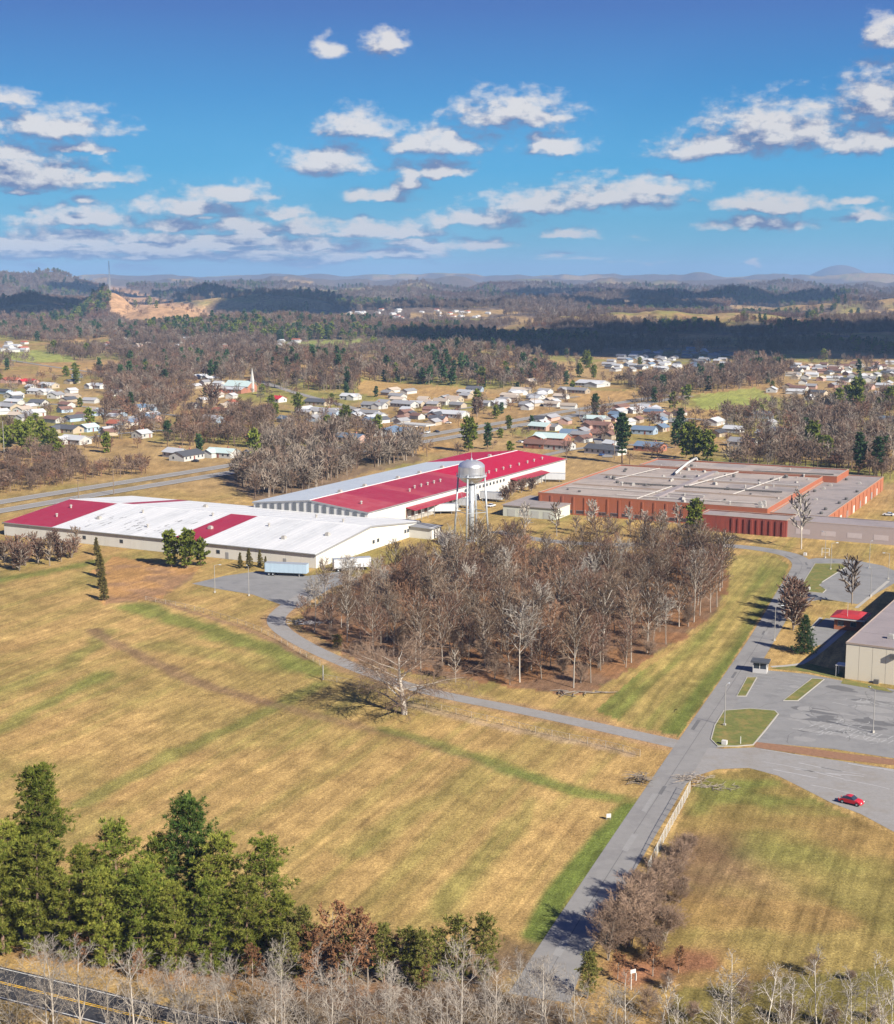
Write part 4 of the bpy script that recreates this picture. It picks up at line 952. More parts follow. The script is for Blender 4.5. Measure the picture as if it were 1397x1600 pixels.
# dark water stains on the roof: thin patches of old tar
mb = MB()
for k in range(46):
    t = rng.uniform(60, 104); y = rng.uniform(2, 20); L = rng.uniform(.8, 4); w = rng.uniform(.12, .4)
    zz = lambda yy: roof_z(yy, WD, WE, WR) + .10
    mb.face([(WL - t, y, zz(y)), (WL - t + w, y, zz(y)), (WL - t + w + .2, y + L * .6, zz(y + L * .6)), (WL - t + .2, y + L * .6, zz(y + L * .6))])
mb.build('tar_patch', mat('roof tar', (.22, .22, .23), .8, .3, 1), wh)
# ------------------------------------------------------------------ red roofed warehouse (behind)
fx, fy = G(575, 831)
rh = thing('red_warehouse', 'very long warehouse with one crimson red roof slope and one pale slope', 'warehouse', (fx, fy, 0), R(61.5))
RL, RD, RE, RR = 178.0, 51.0, 7.2, 9.7
def col_rh(side, x):
    if side: return R_ROOF2 if x > 138 else B_ROOF
    if x < 15: return R_ROOF_F
    return R_ROOF2 if x > 92 else (R_ROOF_F if rng.random() < .2 else R_ROOF)
gable_hall(rh, RL, RD, RE, RR, 7.12, col_rh, WHITE_W)
for k in range(15):                                          # end wall piers with dark louvred bays
    y = 1.2 + k * 3.35
    zt = roof_z(y + 1, RD, RE, RR) - .9
    mb = MB(); mb.box(-.25, -.02, y, y + 1.55, .3, min(zt, roof_z(y + .1, RD, RE, RR) - .9)); mb.build('louvre', mat('louvre grey', (.13, .14, .15), .7, .2, 1) if k == 0 else bpy.data.materials['louvre grey'], rh)
def dock(x0, x1, nd):
    mb = MB(); mb.hexa([(x0, -4.2, 4.15), (x1, -4.2, 4.15), (x1, -.02, 4.85), (x0, -.02, 4.85)], [(x0, -4.2, 4.4), (x1, -4.2, 4.4), (x1, -.02, 5.1), (x0, -.02, 5.1)]); mb.build('awning', R_ROOF, rh)
    mb = MB(); mb.box(x0, x1, -.12, -.03, 0.1, 4.1); mb.build('dock_shade_panel', mat('dock shade brown', (.16, .10, .075), .8, .25, .7), rh)  # flat panel on the wall, shade under the awning put into its brown
    mb = MB(); mb.box(x0, x1, -1.6, -.13, 0, 1.1); mb.build('dock_platform', CONC, rh)
    step = (x1 - x0) / nd; mb = MB(); mb.box(0, step * .55, -.2, -.13, 1.12, 3.7); dm = mb.mesh('dock door', WHITE_W)
    for k in range(nd): link('dock_door', dm, rh, (x0 + step * (k + .22), 0, 0))
    mb = MB(); mb.box(-.1, .1, -4.05, -3.85, 0, 4.15); pm = mb.mesh('awning post', GREYW)
    for k in range(nd + 1): link('awning_post', pm, rh, (x0 + .2 + (x1 - x0 - .4) * k / nd, 0, 0))
a0, a1 = along(fx, fy, 61.5, 634, 4.5), along(fx, fy, 61.5, 722, 4.5); dock(a0, a1, 9)
a2, a3 = along(fx, fy, 61.5, 797, 4.5), along(fx, fy, 61.5, 846, 4.5); dock(a2, a3, 8)
for f in (.30, .33, .36, .39, .42, .55, .58, .62, .66, .70, .74, .79, .84, .88, .93):
    link('roof_vent', VENT_ME, rh, (RL * f, 6.5 if f > .5 else 11, roof_z(6.5 if f > .5 else 11, RD, RE, RR)))
for x in (22, 40, 66, 84, 104, 128, 150):
    link('ridge_vent', VBOX_ME, rh, (x, RD / 2 + .6, RR + .1))
for x in (10, 46): link('roof_vent', VENT_ME, rh, (x, 9, roof_z(9, RD, RE, RR)))
for k in range(12):
    w = link('window', W1[0], rh, (a1 + 3 + k * (a2 - a1 - 6) / 12, -.02, 4.6)); link('pane', W1[1], w)
# ------------------------------------------------------------------ brick factory
bx0, by0 = G(840.6, 800)
bf = thing('brick_factory', 'sprawling flat roofed orange brick factory with vents and pipes over its roof', 'factory', (bx0, by0, 0), R(-26.5))
def block(x0, x1, y0, y1, h, wm, rm, nx, ny, par=.7, name='roof_section', front_only=False, pil=0):
    mb = MB(); mb.box(x0, x1, y0, y1, 0, h - .06); mb.build('wall', wm, bf)
    mb = MB(); t = .35
    for q in ((x0 - .02, x1 + .02, y0 - .02, y0 + t), (x0 - .02, x1 + .02, y1 - t, y1 + .02), (x0 - .02, x0 + t, y0 + t, y1 - t), (x1 - t, x1 + .02, y0 + t, y1 - t)): mb.box(*q, h - .05, h + par)
    mb.build('parapet', wm, bf)
    mb = MB(); t += .06
    for q in ((x0 - .06, x1 + .06, y0 - .06, y0 + t), (x0 - .06, x1 + .06, y1 - t, y1 + .06), (x0 - .06, x0 + t, y0 + t, y1 - t), (x1 - t, x1 + .06, y0 + t, y1 - t)): mb.box(*q, h + par + .002, h + par + .12)
    mb.build('coping', COPING, bf)
    for i in range(nx):
        for j in range(ny):
            a, b_ = x0 + .4 + (x1 - x0 - .8) * i / nx, x0 + .4 + (x1 - x0 - .8) * (i + 1) / nx
            c, d = y0 + .4 + (y1 - y0 - .8) * j / ny, y0 + .4 + (y1 - y0 - .8) * (j + 1) / ny
            lift = rng.choice((0, .03, .06, .10)); mb = MB(); mb.box(a + .04, b_ - .04, c + .04, d - .04, h - .05, h + .12 + lift)
            mb.build(name, rm if rng.random() < .75 else GRAVEL_D, bf)
block(0, 91, 0, 96, 7.2, BRICK, GRAVEL_R, 6, 6)
block(9, 97, 96.02, 122, 7.6, BRICK, GRAVEL_R, 6, 2)
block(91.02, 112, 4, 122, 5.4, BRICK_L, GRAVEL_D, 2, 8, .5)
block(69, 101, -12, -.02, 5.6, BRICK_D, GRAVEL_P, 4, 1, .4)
block(101.05, 160, -11, 3.95, 5.6, mat('pale pinkish render', (.36, .30, .29), .85, .08, .4, world=True), GRAVEL_P, 6, 1, .3)
PW_ = mat('window band', (.06, .04, .045), .4, .3, 1)
for k in range(14):                                          # low ribbon windows and brick piers of the front
    mb = MB(); mb.box(2 + k * 4.7, 2 + k * 4.7 + 4.1, -.05, -.005, .6, 1.9); w = mb.build('window', GREYW, bf)
    mb = MB(); mb.box(2.1 + k * 4.7, 2 + k * 4.7 + 4.0, -.08, -.052, .7, 1.8); mb.build('pane', PW_, w)
mb = MB(); mb.box(0, .7, -.22, -.005, 0, 7.1); pil = mb.mesh('pier', BRICK)
for k in range(15): link('pier', pil, bf, (k * 4.7 + .6, 0, 0))
mb = MB(); mb.box(0, .8, -.3, -.005, 0, 5.5); pil = mb.mesh('pier', BRICK_D)
for k in range(9): link('pier', pil, bf, (81 + k * 2.3, -12, 0))
mb = MB(); mb.box(0, .25, 0, .9, 0, 5.3); pil = mb.mesh('pier', BRICK_L)
for k in range(14): link('pier', pil, bf, (112.0, 8 + k * 8.2, 0))
for k in range(8):
    mb = MB(); mb.box(112.01, 112.2, 14 + k * 13, 16.6 + k * 13, 0, 2.8); mb.build('door', WHITE_W if k % 2 else GREYW, bf)
for k in range(6):
    mb = MB(); mb.box(104 + k * 9, 109 + k * 9, -11.05, -11.005, 1.4, 3.2); mb.build('wall_panel', mat('pale panel', (.46, .40, .40), .8, .1, 1) if k == 0 else bpy.data.materials['pale panel'], bf)
# roof gear: long duct, pipe runs, fans, curbs
mb = MB()
p0, p1 = (14, 100, 8.9), (26, 132, 8.9)
mb.tube([(33, 74, 8.6), (31, 88, 8.8), (29, 104, 9.2), (28, 121, 9.6)], [.55] * 4, 8); mb.tube([(28, 121, 9.6), (28.2, 122.5, 8)], [.55, .55], 8)
mb.build('roof_duct', DUCTM, bf, True)
def run(pts, r, m=PIPEM, nm='roof_pipe'):
    mb = MB(); mb.tube([(x, y, z + 7.3) for x, y, z in pts], [r] * len(pts), 6)
    for (xa, ya, za), (xb, yb, zb) in zip(pts[:-1], pts[1:]):
        n = max(2, int(math.hypot(xb - xa, yb - ya) / 5))
        for k in range(n):
            f = (k + .5) / n; x, y, z = xa + (xb - xa) * f, ya + (yb - ya) * f, za + (zb - za) * f
            mb.box(x - .12, x + .12, y - .12, y + .12, 7.2, 7.3 + z)
    mb.build(nm, m, bf)
run([(20, 40, .6), (86, 44, .6)], .3, VENT_D); run([(4, 20, .5), (60, 22, .5)], .22); run([(48, 44, .7), (55, 94, .7)], .28, PIPEM); run([(30, 8, .5), (84, 12, .5)], .22); run([(70, 30, .5), (76, 92, .5)], .25)
run([(10, 64, .5), (88, 66, .5)], .2); run([(14, 50, .5), (20, 92, .5)], .2); run([(40, 2, .5), (42, 40, .5)], .25); run([(60, 100, .7), (94, 104, .7)], .3, VENT_D)
for k in range(64):
    x, y = rng.uniform(3, 88), rng.uniform(3, 118)
    if y > 95 and x < 12: continue
    o = link('roof_vent' if k % 3 else 'roof_unit', (VENT_ME, FAN_ME, VBOX_ME)[k % 3], bf, (x, y, 7.3 if y < 96 else 7.7)); s = rng.uniform(.5, 1.2); o.scale = (s, s, s * rng.uniform(.7, 1.2)); o.rotation_euler = (0, 0, rng.uniform(0, 3))
for k in range(14):
    o = link('roof_unit', (FAN_ME, VBOX_ME)[k % 2], bf, (rng.uniform(93, 110), rng.uniform(8, 118), 5.5)); o.scale = (.9,) * 3
for k in range(5):
    o = link('roof_unit', VBOX_ME, bf, (rng.uniform(84, 90), 2 + k * 3, 7.3)); o.scale = (1, 1, 1.3)
for y in (30, 62):                                           # raised monitor kerbs across the roof
    mb = MB(); mb.box(3, 88, y, y + .5, 7.3, 7.9); mb.build('roof_kerb', COPING, bf)
mb = MB(); mb.box(44, 46.5, 10, 92, 7.35, 8.1); mb.build('roof_walkway', GRAVEL_P, bf)
# low pale shed between the halls
sx0, sy0 = G(786, 806)
sh = thing('pale_shed', 'low pale green grey shed with a flat roof, left of the brick factory', 'shed', (sx0, sy0, 0), R(-27))
mb = MB(); mb.box(0, 22, 0, 26, 0, 4.2); mb.build('wall', mat('pale green render', (.50, .52, .45), .8, .1, .5), sh)
mb = MB(); mb.box(-.4, 22.4, -.4, 26.4, 4.21, 4.5); mb.build('roof', GRAVEL_D, sh)
for k in range(4):
    mb = MB(); mb.box(2 + k * 5, 5.2 + k * 5, -.08, -.01, 0.1, 2.9); mb.build('roller_door', mat('shed door', (.42, .43, .4), .6, .1, 1) if k == 0 else bpy.data.materials['shed door'], sh)
# ------------------------------------------------------------------ beige building at the right edge
cx, cy = G(1320, 1060)
be = thing('beige_building', 'big beige walled flat roofed building cut by the right edge of the photo', 'building', (cx, cy, 0), R(-29.5))
mb = MB(); mb.box(.1, 60, .1, 95, 0, 8.1); mb.build('wall', mat('beige core', (.5, .44, .34), .8, .1, 1), be)
BEIGE = mat('beige wall panel', (.63, .57, .45), .75, .05, .5, stretch=(1, 1, .3), stain=((.55, .5, .39), .3, .3))
mb = MB(); mb.box(.01, 2.94, 0, .1, 0, 8.2); pm = mb.mesh('wall panel', BEIGE)
for k in range(20): link('wall_panel', pm, be, (k * 3, 0, 0))
mb = MB(); mb.box(0, .1, .01, 2.94, 0, 8.2); pm = mb.mesh('wall panel', BEIGE)
for k in range(31): link('wall_panel', pm, be, (0, .1 + k * 3.05, 0))
for i in range(5):
    for j in range(8):
        mb = MB(); mb.box(i * 12 + .02, i * 12 + 11.98, j * 11.9 + .02, j * 11.9 + 11.88, 8.2, 8.42 + .03 * ((i + j) % 2)); mb.build('roof_section', GRAVEL_P, be)
mb = MB(); mb.box(-.12, 60, -.12, .05, 8.22, 8.62); mb.box(-.12, .05, .05, 95, 8.22, 8.62); mb.build('roof_edge', COPING, be)
mb = MB(); mb.box(0, 1.3, -.7, -.02, 6.2, 7.2); o = mb.build('wall_unit', VENT_D, be); o.location = (10, 0, 0)
mb = MB(); mb.box(-2.4, -.1, .6, 3.4, 2.6, 2.8); mb.build('door_canopy', WHITE_W, be)
mb = MB(); mb.box(-2.3, -2.15, .7, .85, 0, 2.6); mb.box(-2.3, -2.15, 3.1, 3.25, 0, 2.6); mb.build('canopy_post', WHITE_W, be)
for k in range(5):
    o = link('roof_unit', (VBOX_ME, FAN_ME)[k % 2], be, (8 + k * 7, 9 + (k * 17) % 40, 8.45))
mb = MB(); mb.box(.5, 1.6, -1.2, -.3, 0, .9); o = mb.build('ground_unit', VENT_D, be); o.location = (6.2, 0, 0)
# ------------------------------------------------------------------ red roofed hut, guard booth
hx, hy = G(1303, 983)
hu = thing('red_roofed_hut', 'small brick hut with low red roof and white eaves beside the beige building', 'hut', (hx, hy, 0), R(-27))
mb = MB(); mb.box(0, 7, 0, 7, 0, 2.9); mb.build('wall', BRICK_L, hu)
mb = MB(); mb.box(-.9, 7.9, -.9, 7.9, 2.91, 3.4); mb.build('eaves', WHITE_W, hu)
mb = MB(); mb.hexa([(-1, -1, 3.41), (8, -1, 3.41), (8, 8, 3.41), (-1, 8, 3.41)], [(1.2, 1.2, 4.2), (5.8, 1.2, 4.2), (5.8, 5.8, 4.2), (1.2, 5.8, 4.2)]); mb.build('roof', mat('hut red roof', (.36, .03, .035), .55, .1, .8), hu)
for xx in (1.2, 4.4): w = link('window', W1[0], hu, (xx + .5, -.02, 1.1)); link('pane', W1[1], w)
w = link('door', DOOR_ME, hu, (7.05, 3, .02)); w.rotation_euler = (0, 0, R(90))
mb = MB(); mb.tube([(3, -1.4, 0), (3, -1.4, 7.5)], [.06, .04], 6); tag(mb.build('flagpole', WHITE_W), 'slim white pole standing in front of the red roofed hut', 'pole').location = (hx, hy, 0)
bxx, byy = G(1176, 1051)
bo = thing('guard_booth', 'small dark roofed guard booth with glazed sides on the kerb by the road', 'booth', (bxx, byy, 0), R(-20))
mb = MB(); mb.box(0, 3.2, 0, 2.6, 0, 1.05); mb.build('wall', mat('booth wall', (.45, .44, .43), .7, .1, 1), bo)
for k, q in enumerate(((0, .15, 0, .15), (3.05, 3.2, 0, .15), (0, .15, 2.45, 2.6), (3.05, 3.2, 2.45, 2.6), (1.5, 1.65, 0, .12))):
    mb = MB(); mb.box(*q, 1.051, 2.5); mb.build('post', WHITE_W, bo)
for q in ((.16, 1.49, .05, .08), (1.66, 3.04, .05, .08), (.16, 3.04, 2.52, 2.55)):
    mb = MB(); mb.box(*q, 1.06, 2.49); mb.build('pane', GLASS, bo)
mb = MB(); mb.box(-.5, 3.7, -.5, 3.1, 2.51, 2.85); mb.build('roof', mat('booth roof', (.07, .075, .085), .7, .2, 1), bo)
# ------------------------------------------------------------------ water tower
tx, ty = G(740, 847)
wt_ = thing('water_tower', 'silver water tower on four thin legs with a thick central riser pipe', 'water tower', (tx - .8, ty, 0), R(28))
ZB, ZE, ZT = 21.3, 25.0, 26.6
n = 14
for k in range(n):                                           # bent shell plates
    mb = MB(); a0 = 2 * math.pi * k / n + .012; a1 = 2 * math.pi * (k + 1) / n - .012
    for j in range(4):
        b0, b1 = a0 + (a1 - a0) * j / 4, a0 + (a1 - a0) * (j + 1) / 4; r = 4.62
        mb.face([(r * math.cos(b0), r * math.sin(b0), 23.2), (r * math.cos(b1), r * math.sin(b1), 23.2), (r * math.cos(b1), r * math.sin(b1), 26.7), (r * math.cos(b0), r * math.sin(b0), 26.7)])
    mb.build('shell_plate', SILVER, wt_, True)
mb = MB(); mb.lathe([(4.58, 23.1), (4.58, 26.8)], 40); mb.build('shell', SILVER, wt_, True)
mb = MB(); mb.lathe([(.01, 20.6), (1.2, 20.7), (2.6, 21.2), (3.7, 21.95), (4.4, 22.8), (4.62, 23.2)], 40); mb.build('bowl', SILVER, wt_, True)
mb = MB(); mb.lathe([(4.66, 26.7), (4.5, 27.2), (3.9, 27.9), (2.9, 28.5), (1.6, 28.9), (.01, 29.05)], 40); mb.build('dome', SILVER, wt_, True)
mb = MB(); mb.lathe([(.35, 28.9), (.35, 29.5), (.01, 29.7)], 10); mb.tube([(0, 0, 29.6), (0, 0, 31.6)], [.09, .04], 6); mb.build('finial', STEEL, wt_)
mb = MB(); mb.lathe([(4.63, 23.3), (5.35, 23.3), (5.35, 23.42), (4.63, 23.42)], 40)
for k in range(24):
    a = k * 6.2832 / 24; mb.tube([(5.3 * math.cos(a), 5.3 * math.sin(a), 23.4), (5.3 * math.cos(a), 5.3 * math.sin(a), 24.5)], [.04, .04], 4)
mb.lathe([(5.26, 24.45), (5.34, 24.45), (5.34, 24.55), (5.26, 24.55)], 40); mb.build('balcony', STEEL, wt_)
mb = MB(); mb.tube([(0, 0, 0), (0, 0, 21)], [1.0, 1.0], 16); mb.tube([(0, 0, 0), (0, 0, .8)], [1.6, 1.3], 16); mb.build('riser', STEEL, wt_, True)
feet = []
for k in range(4):
    a = R(45) + k * math.pi / 2; f = (6.3 * math.cos(a), 6.3 * math.sin(a), 0); t_ = (4.72 * math.cos(a), 4.72 * math.sin(a), 24.2); feet.append((f, t_))
    mb = MB(); mb.tube([f, t_], [.36, .32], 8); mb.box(f[0] - .7, f[0] + .7, f[1] - .7, f[1] + .7, 0, .5); mb.build('leg', STEEL, wt_, True)
lerp = lambda p, q_, f: tuple(p[i] + (q_[i] - p[i]) * f for i in range(3))
for k in range(4):
    A0, B0 = feet[k], feet[(k + 1) % 4]
    for f0, f1 in ((.02, .45), (.45, .88)):
        mb = MB(); mb.tube([lerp(*A0, f0), lerp(*B0, f1)], [.045, .045], 4); mb.tube([lerp(*B0, f0), lerp(*A0, f1)], [.045, .045], 4); mb.build('brace_rod', STEEL, wt_)
    mb = MB(); mb.tube([lerp(*A0, .45), lerp(*B0, .45)], [.12, .12], 5); mb.build('strut', STEEL, wt_)
mb = MB()
for s in (-.2, .2): mb.tube([(feet[0][0][0] + .5, feet[0][0][1] + s, 0), (feet[0][1][0] + .5, feet[0][1][1] + s, 26.5)], [.04, .04], 4)
mb.build('ladder', STEEL, wt_)
kx, ky = G(685, 848)
kk_ = thing('pump_house', 'tiny white pump house at the edge of the copse beside the water tower', 'shed', (kx, ky, 0), R(-27))
mb = MB(); mb.box(0, 2.6, 0, 2.6, 0, 2.3); mb.build('wall', WHITE_W, kk_)
mb = MB(); mb.hexa([(-.2, -.2, 2.31), (2.8, -.2, 2.31), (2.8, 2.8, 2.31), (-.2, 2.8, 2.31)], [(-.2, 1.2, 3.1), (2.8, 1.2, 3.1), (2.8, 1.4, 3.1), (-.2, 1.4, 3.1)]); mb.build('roof', GREYW, kk_)
mb = MB(); mb.box(.8, 1.7, -.06, -.01, 0, 1.9); mb.build('door', GREYW, kk_)
# ------------------------------------------------------------------ trailers
TRW = mat('trailer white', (.52, .54, .56), .45, .08, .7); TRB = mat('trailer pale blue', (.36, .46, .54), .45, .08, .7); RUB = mat('rubber', (.02, .02, .022), .8, .2, 2)
tw_ = MB(); tw_.tube([(0, -.45, 0), (0, .45, 0)], [.5, .5], 14); WHEEL_ME = tw_.mesh('wheel', RUB, False)
rb = MB(); rb.tube([(0, -.47, 0), (0, .47, 0)], [.24, .24], 10); RIM_ME = rb.mesh('rim', STEEL)
def trailer(px, py, rz, label, m, L=13.5, z=0):
    x, y = G(px, py); t = thing('trailer', label, 'trailer', (x, y, z), R(rz), 'semi trailers parked at the works')
    mb = MB(); mb.box(0, L, -1.25, 1.25, 1.15, 4.0); mb.build('body', m, t)
    mb = MB(); mb.box(-.04, L + .04, -1.29, 1.29, 4.002, 4.07); mb.build('top_rail', STEEL, t)
    for k in range(int(L / 1.5)):
        mb = MB(); mb.box(.4 + k * 1.5, .5 + k * 1.5, -1.29, -1.252, 1.2, 3.98); mb.build('rib', m, t)
    mb = MB(); mb.box(-.03, -.005, -1.2, -.03, 1.25, 3.9); d1 = mb.mesh('door', TRW); link('door', d1, t)
    mb = MB(); mb.box(-.03, -.005, .03, 1.2, 1.25, 3.9); d1 = mb.mesh('door', TRW); link('door', d1, t)
    mb = MB(); mb.box(.2, L - .5, -.5, .5, .85, 1.148); mb.build('chassis', GREYW, t)
    for xx in (1.3, 2.6):
        for yy in (-.8, .8): w = link('wheel', WHEEL_ME, t, (xx, yy, .5)); link('rim', RIM_ME, w)
    mb = MB(); mb.box(L - 2.6, L - 2.4, -.9, -.7, 0, 1.1); mb.box(L - 2.6, L - 2.4, .7, .9, 0, 1.1); mb.build('landing_leg', GREYW, t)
    return t
trailer(416, 898, -12, 'pale blue white trailer parked in the cracked yard before the white warehouse', TRB)
trailer(521, 893, 18, 'white trailer half hidden by the copse at the white warehouse corner', TRW, 12)
trailer(660, 803, 4, 'grey white trailer nearest the near loading dock of the red roofed warehouse', TRW, 14)
trailer(691, 791, -24, 'white trailer standing at the far end of the near loading dock', TRW, 12)
trailer(835, 752, -8, 'white trailer at the far loading dock of the red roofed warehouse', TRW, 14)
trailer(752, 782, -28, 'white trailer right of the water tower legs', TRW, 10)
# ------------------------------------------------------------------ lamp posts, poles, fences
PALE_P = mat('galvanised pole', (.30, .29, .27), .5, .1, 2); WOODP = mat('weathered pole wood', (.20, .15, .11), .9, .25, 2, stretch=(1, 1, .2))
def lamp(px, py, h, label, rz=0, m=PALE_P, grp='lamp posts of the works'):
    x, y = G(px, py); t = thing('lamp_post', label, 'lamp post', (x, y, 0), rz, grp)
    mb = MB(); mb.box(-.25, .25, -.25, .25, 0, .5); mb.build('base', CONC, t)
    mb = MB(); mb.tube([(0, 0, .5), (0, 0, h)], [.10, .07], 7); mb.build('pole', m, t)
    mb = MB(); mb.tube([(0, 0, h - .1), (.8, 0, h + .15), (1.5, 0, h + .2)], [.06, .05, .05], 5); mb.build('arm', m, t)
    mb = MB(); mb.hexa([(1.3, -.15, h + .08), (2.1, -.12, h + .1), (2.1, .12, h + .1), (1.3, .15, h + .08)], [(1.35, -.1, h + .3), (2.05, -.08, h + .24), (2.05, .08, h + .24), (1.35, .1, h + .3)]); mb.build('lamp_head', STEEL, t)
lamp(336, 926, 8.2, 'pale lamp post at the left of the cracked yard'); lamp(389, 931, 8.6, 'pale lamp post at the near edge of the cracked yard', 2)
lamp(1210, 1001, 9, 'pale lamp post between the road and the plum coloured trees'); lamp(1132, 1134, 8.5, 'pale lamp post on the large kerbed grass island', 1)
lamp(1364, 1145, 9, 'pale lamp post standing amid the faded parking stalls', 2); lamp(1298, 890, 8.5, 'pale lamp post at the top of the upper grass island')
lamp(1358, 888, 8.5, 'pale lamp post behind the upper yard, below the pink grey wing', 1); lamp(1388, 905, 8, 'pale lamp post on the corner of the upper yard by the shade', 3)
lamp(1289, 872, 8.5, 'pale lamp post beside the small white gate frame', 2); lamp(1360, 932, 8, 'thin pale lamp post beside the footpath right of the bare tree', 2)
def util_pole(x, y, h, label, m=WOODP, arm=True, grp=None):
    t = thing('utility_pole', label, 'utility pole', (x, y, hz(x, y)), R(56), grp)
    mb = MB(); mb.tube([(0, 0, -.2), (0, 0, h)], [.2, .13], 7); mb.build('pole', m, t)
    if arm: mb = MB(); mb.box(-.08, .08, -1.3, 1.3, h - .9, h - .7); mb.build('cross_arm', m, t)
util_pole(*T(178, 774), 12.5, 'brown utility pole behind the red end of the white warehouse roof')
util_pole(*T(123, 781), 9, 'short brown pole beside the highway, left of the taller one')
util_pole(*T(7, 716), 19, 'tall pale pole at the left edge, above the grey shrubs', PALE_P, False)
for i, (px, py) in enumerate(((560, 640), (700, 640), (835, 640), (905, 665), (960, 720), (1240, 700), (745, 655), (1330, 735))): util_pole(*T(px, py), 11, 'thin utility pole among the houses ' + ('left of the blue roofed shop', 'beside the long white building', 'by the highway rise', 'among the brick houses', 'behind the brick factory roof', 'in the grove behind the factory', 'beside the highway median', 'by the dark evergreens at right')[i], grp='utility poles in the town')
WIRE = mat('fence wire', (.50, .49, .45), .6, .15, 2, spec=.4)
def fence(pts, h, label, m=WIRE, step=3.0, dense=.55, zs=0):
    P = smooth_line(pts, 1); L = np.concatenate([[0], np.cumsum([math.dist(a, b) for a, b in zip(P[:-1], P[1:])])])
    n = max(2, int(L[-1] / step)); X_ = np.interp(np.linspace(0, L[-1], n + 1), L, [p[0] for p in P]); Y_ = np.interp(np.linspace(0, L[-1], n + 1), L, [p[1] for p in P])
    t = thing('fence', label, 'fence', (X_[0], Y_[0], 0))
    pb = MB(); pb.tube([(0, 0, 0), (0, 0, h + .1)], [.06, .06], 6); pm = pb.mesh('fence post', m)
    for x, y in zip(X_, Y_): link('post', pm, t, (x - X_[0], y - Y_[0], 0))
    rail, wire = MB(), MB()
    for i in range(n):
        a = (X_[i] - X_[0], Y_[i] - Y_[0]); b_ = (X_[i + 1] - X_[0], Y_[i + 1] - Y_[0])
        rail.tube([(*a, h), (*b_, h)], [.035, .035], 4)
        wire.tube([(*a, .15), (*b_, .15)], [.015, .015], 3)
        k = max(2, int(step / dense))
        for j in range(k):
            f0, f1 = j / k, (j + 1) / k
            p = (a[0] + (b_[0] - a[0]) * f0, a[1] + (b_[1] - a[1]) * f0); q_ = (a[0] + (b_[0] - a[0]) * f1, a[1] + (b_[1] - a[1]) * f1)
            wire.tube([(*p, .1), (*q_, h)], [.014, .014], 3); wire.tube([(*q_, .1), (*p, h)], [.014, .014], 3)
    rail.build('rail', m, t); wire.build('wire', m, t)
fence(gp((1078,1238),(1066,1262),(1046,1298),(1030,1330),(1012,1368)), 2.0, 'pale chain link fence between the road verge and the right hand field', step=2.6)
fence(gp((504,1062),(560,1072),(640,1098),(720,1118),(800,1136),(880,1155),(950,1168),(1000,1182)), 1.3, 'low wire fence along the meadow side of the gravel drive', mat('old wire', (.36, .31, .25), .8, .2, 2), 4, 1.0)
fence(gp((228,938),(300,952),(370,973),(420,992),(500,1040)), 1.2, 'low old wire fence between the meadow and the scrub below the yard', bpy.data.materials['old wire'], 4, 1.2)
mb = MB(); mb.tube([(0, 0, 0), (0, 0, 3.4)], [.16, .12], 7); tag(mb.build('gate_post', PALE_P), 'stout pale post where the low drive fence begins at the meadow', 'post').location = (*G(505, 1062), 0)
g = thing('pipe_gate', 'small white pipe gate frame on the grass below the pink grey wing', 'gate', (*G(1284, 868), 0), R(-27))
for x in (0, 2.4): mb = MB(); mb.tube([(x, 0, 0), (x, 0, 2.6)], [.1, .1], 6); mb.build('post', WHITE_W, g)
for z in (1.2, 2.55): mb = MB(); mb.tube([(0, 0, z), (2.4, 0, z)], [.07, .07], 6); mb.build('rail', WHITE_W, g)
# low highway railing
mb = MB()
# ------------------------------------------------------------------ piles and dead wood
def sticks(name, px, py, rx, ry, n, L, r, m, label, h=.5):
    x, y = G(px, py); mb = MB()
    for k in range(n):
        a = rng.uniform(0, 6.28); cx_, cy_ = rng.normal(0, rx / 2), rng.normal(0, ry / 2); l = L * rng.uniform(.4, 1.2); z = rng.uniform(.05, h); e = rng.uniform(-.25, .35)
        mb.tube([(cx_, cy_, z), (cx_ + math.cos(a) * l * .5, cy_ + math.sin(a) * l * .5, max(.05, z + e * .4)), (cx_ + math.cos(a + .3) * l, cy_ + math.sin(a + .3) * l, max(.05, z + e))], [r, r * .8, r * .4], 4)
    o = mb.build(name, m); o.location = (x, y, 0); return tag(o, label, 'brush pile')
sticks('brush_pile', 1083, 1220, 3.0, 2.2, 80, 2.0, .05, B_GREY, 'heap of pale grey cut branches on the corner of the apron', .9)
sticks('brush_pile', 1115, 1232, 4.0, 1.6, 34, 2.6, .06, B_GREY, 'long pale logs and branches lying right of the branch heap', .4)
sticks('brush_pile', 1002, 1222, 1.6, 1.8, 46, 2.8, .07, B_GREY, 'tangle of dead grey and dark branches left of the road junction', 1.6)
sticks('brush_pile', 480, 975, 4.5, 2.0, 60, 2.2, .09, mat('dumped pale scrap', (.32, .30, .30), .7, .3, 2), 'dumped pale scrap heap at the bend of the gravel drive', .9)
sticks('fallen_trunk', 900, 1082, 7.0, .5, 10, 6, .18, B_GREY, 'fallen grey trunks at the near tip of the copse', .4)
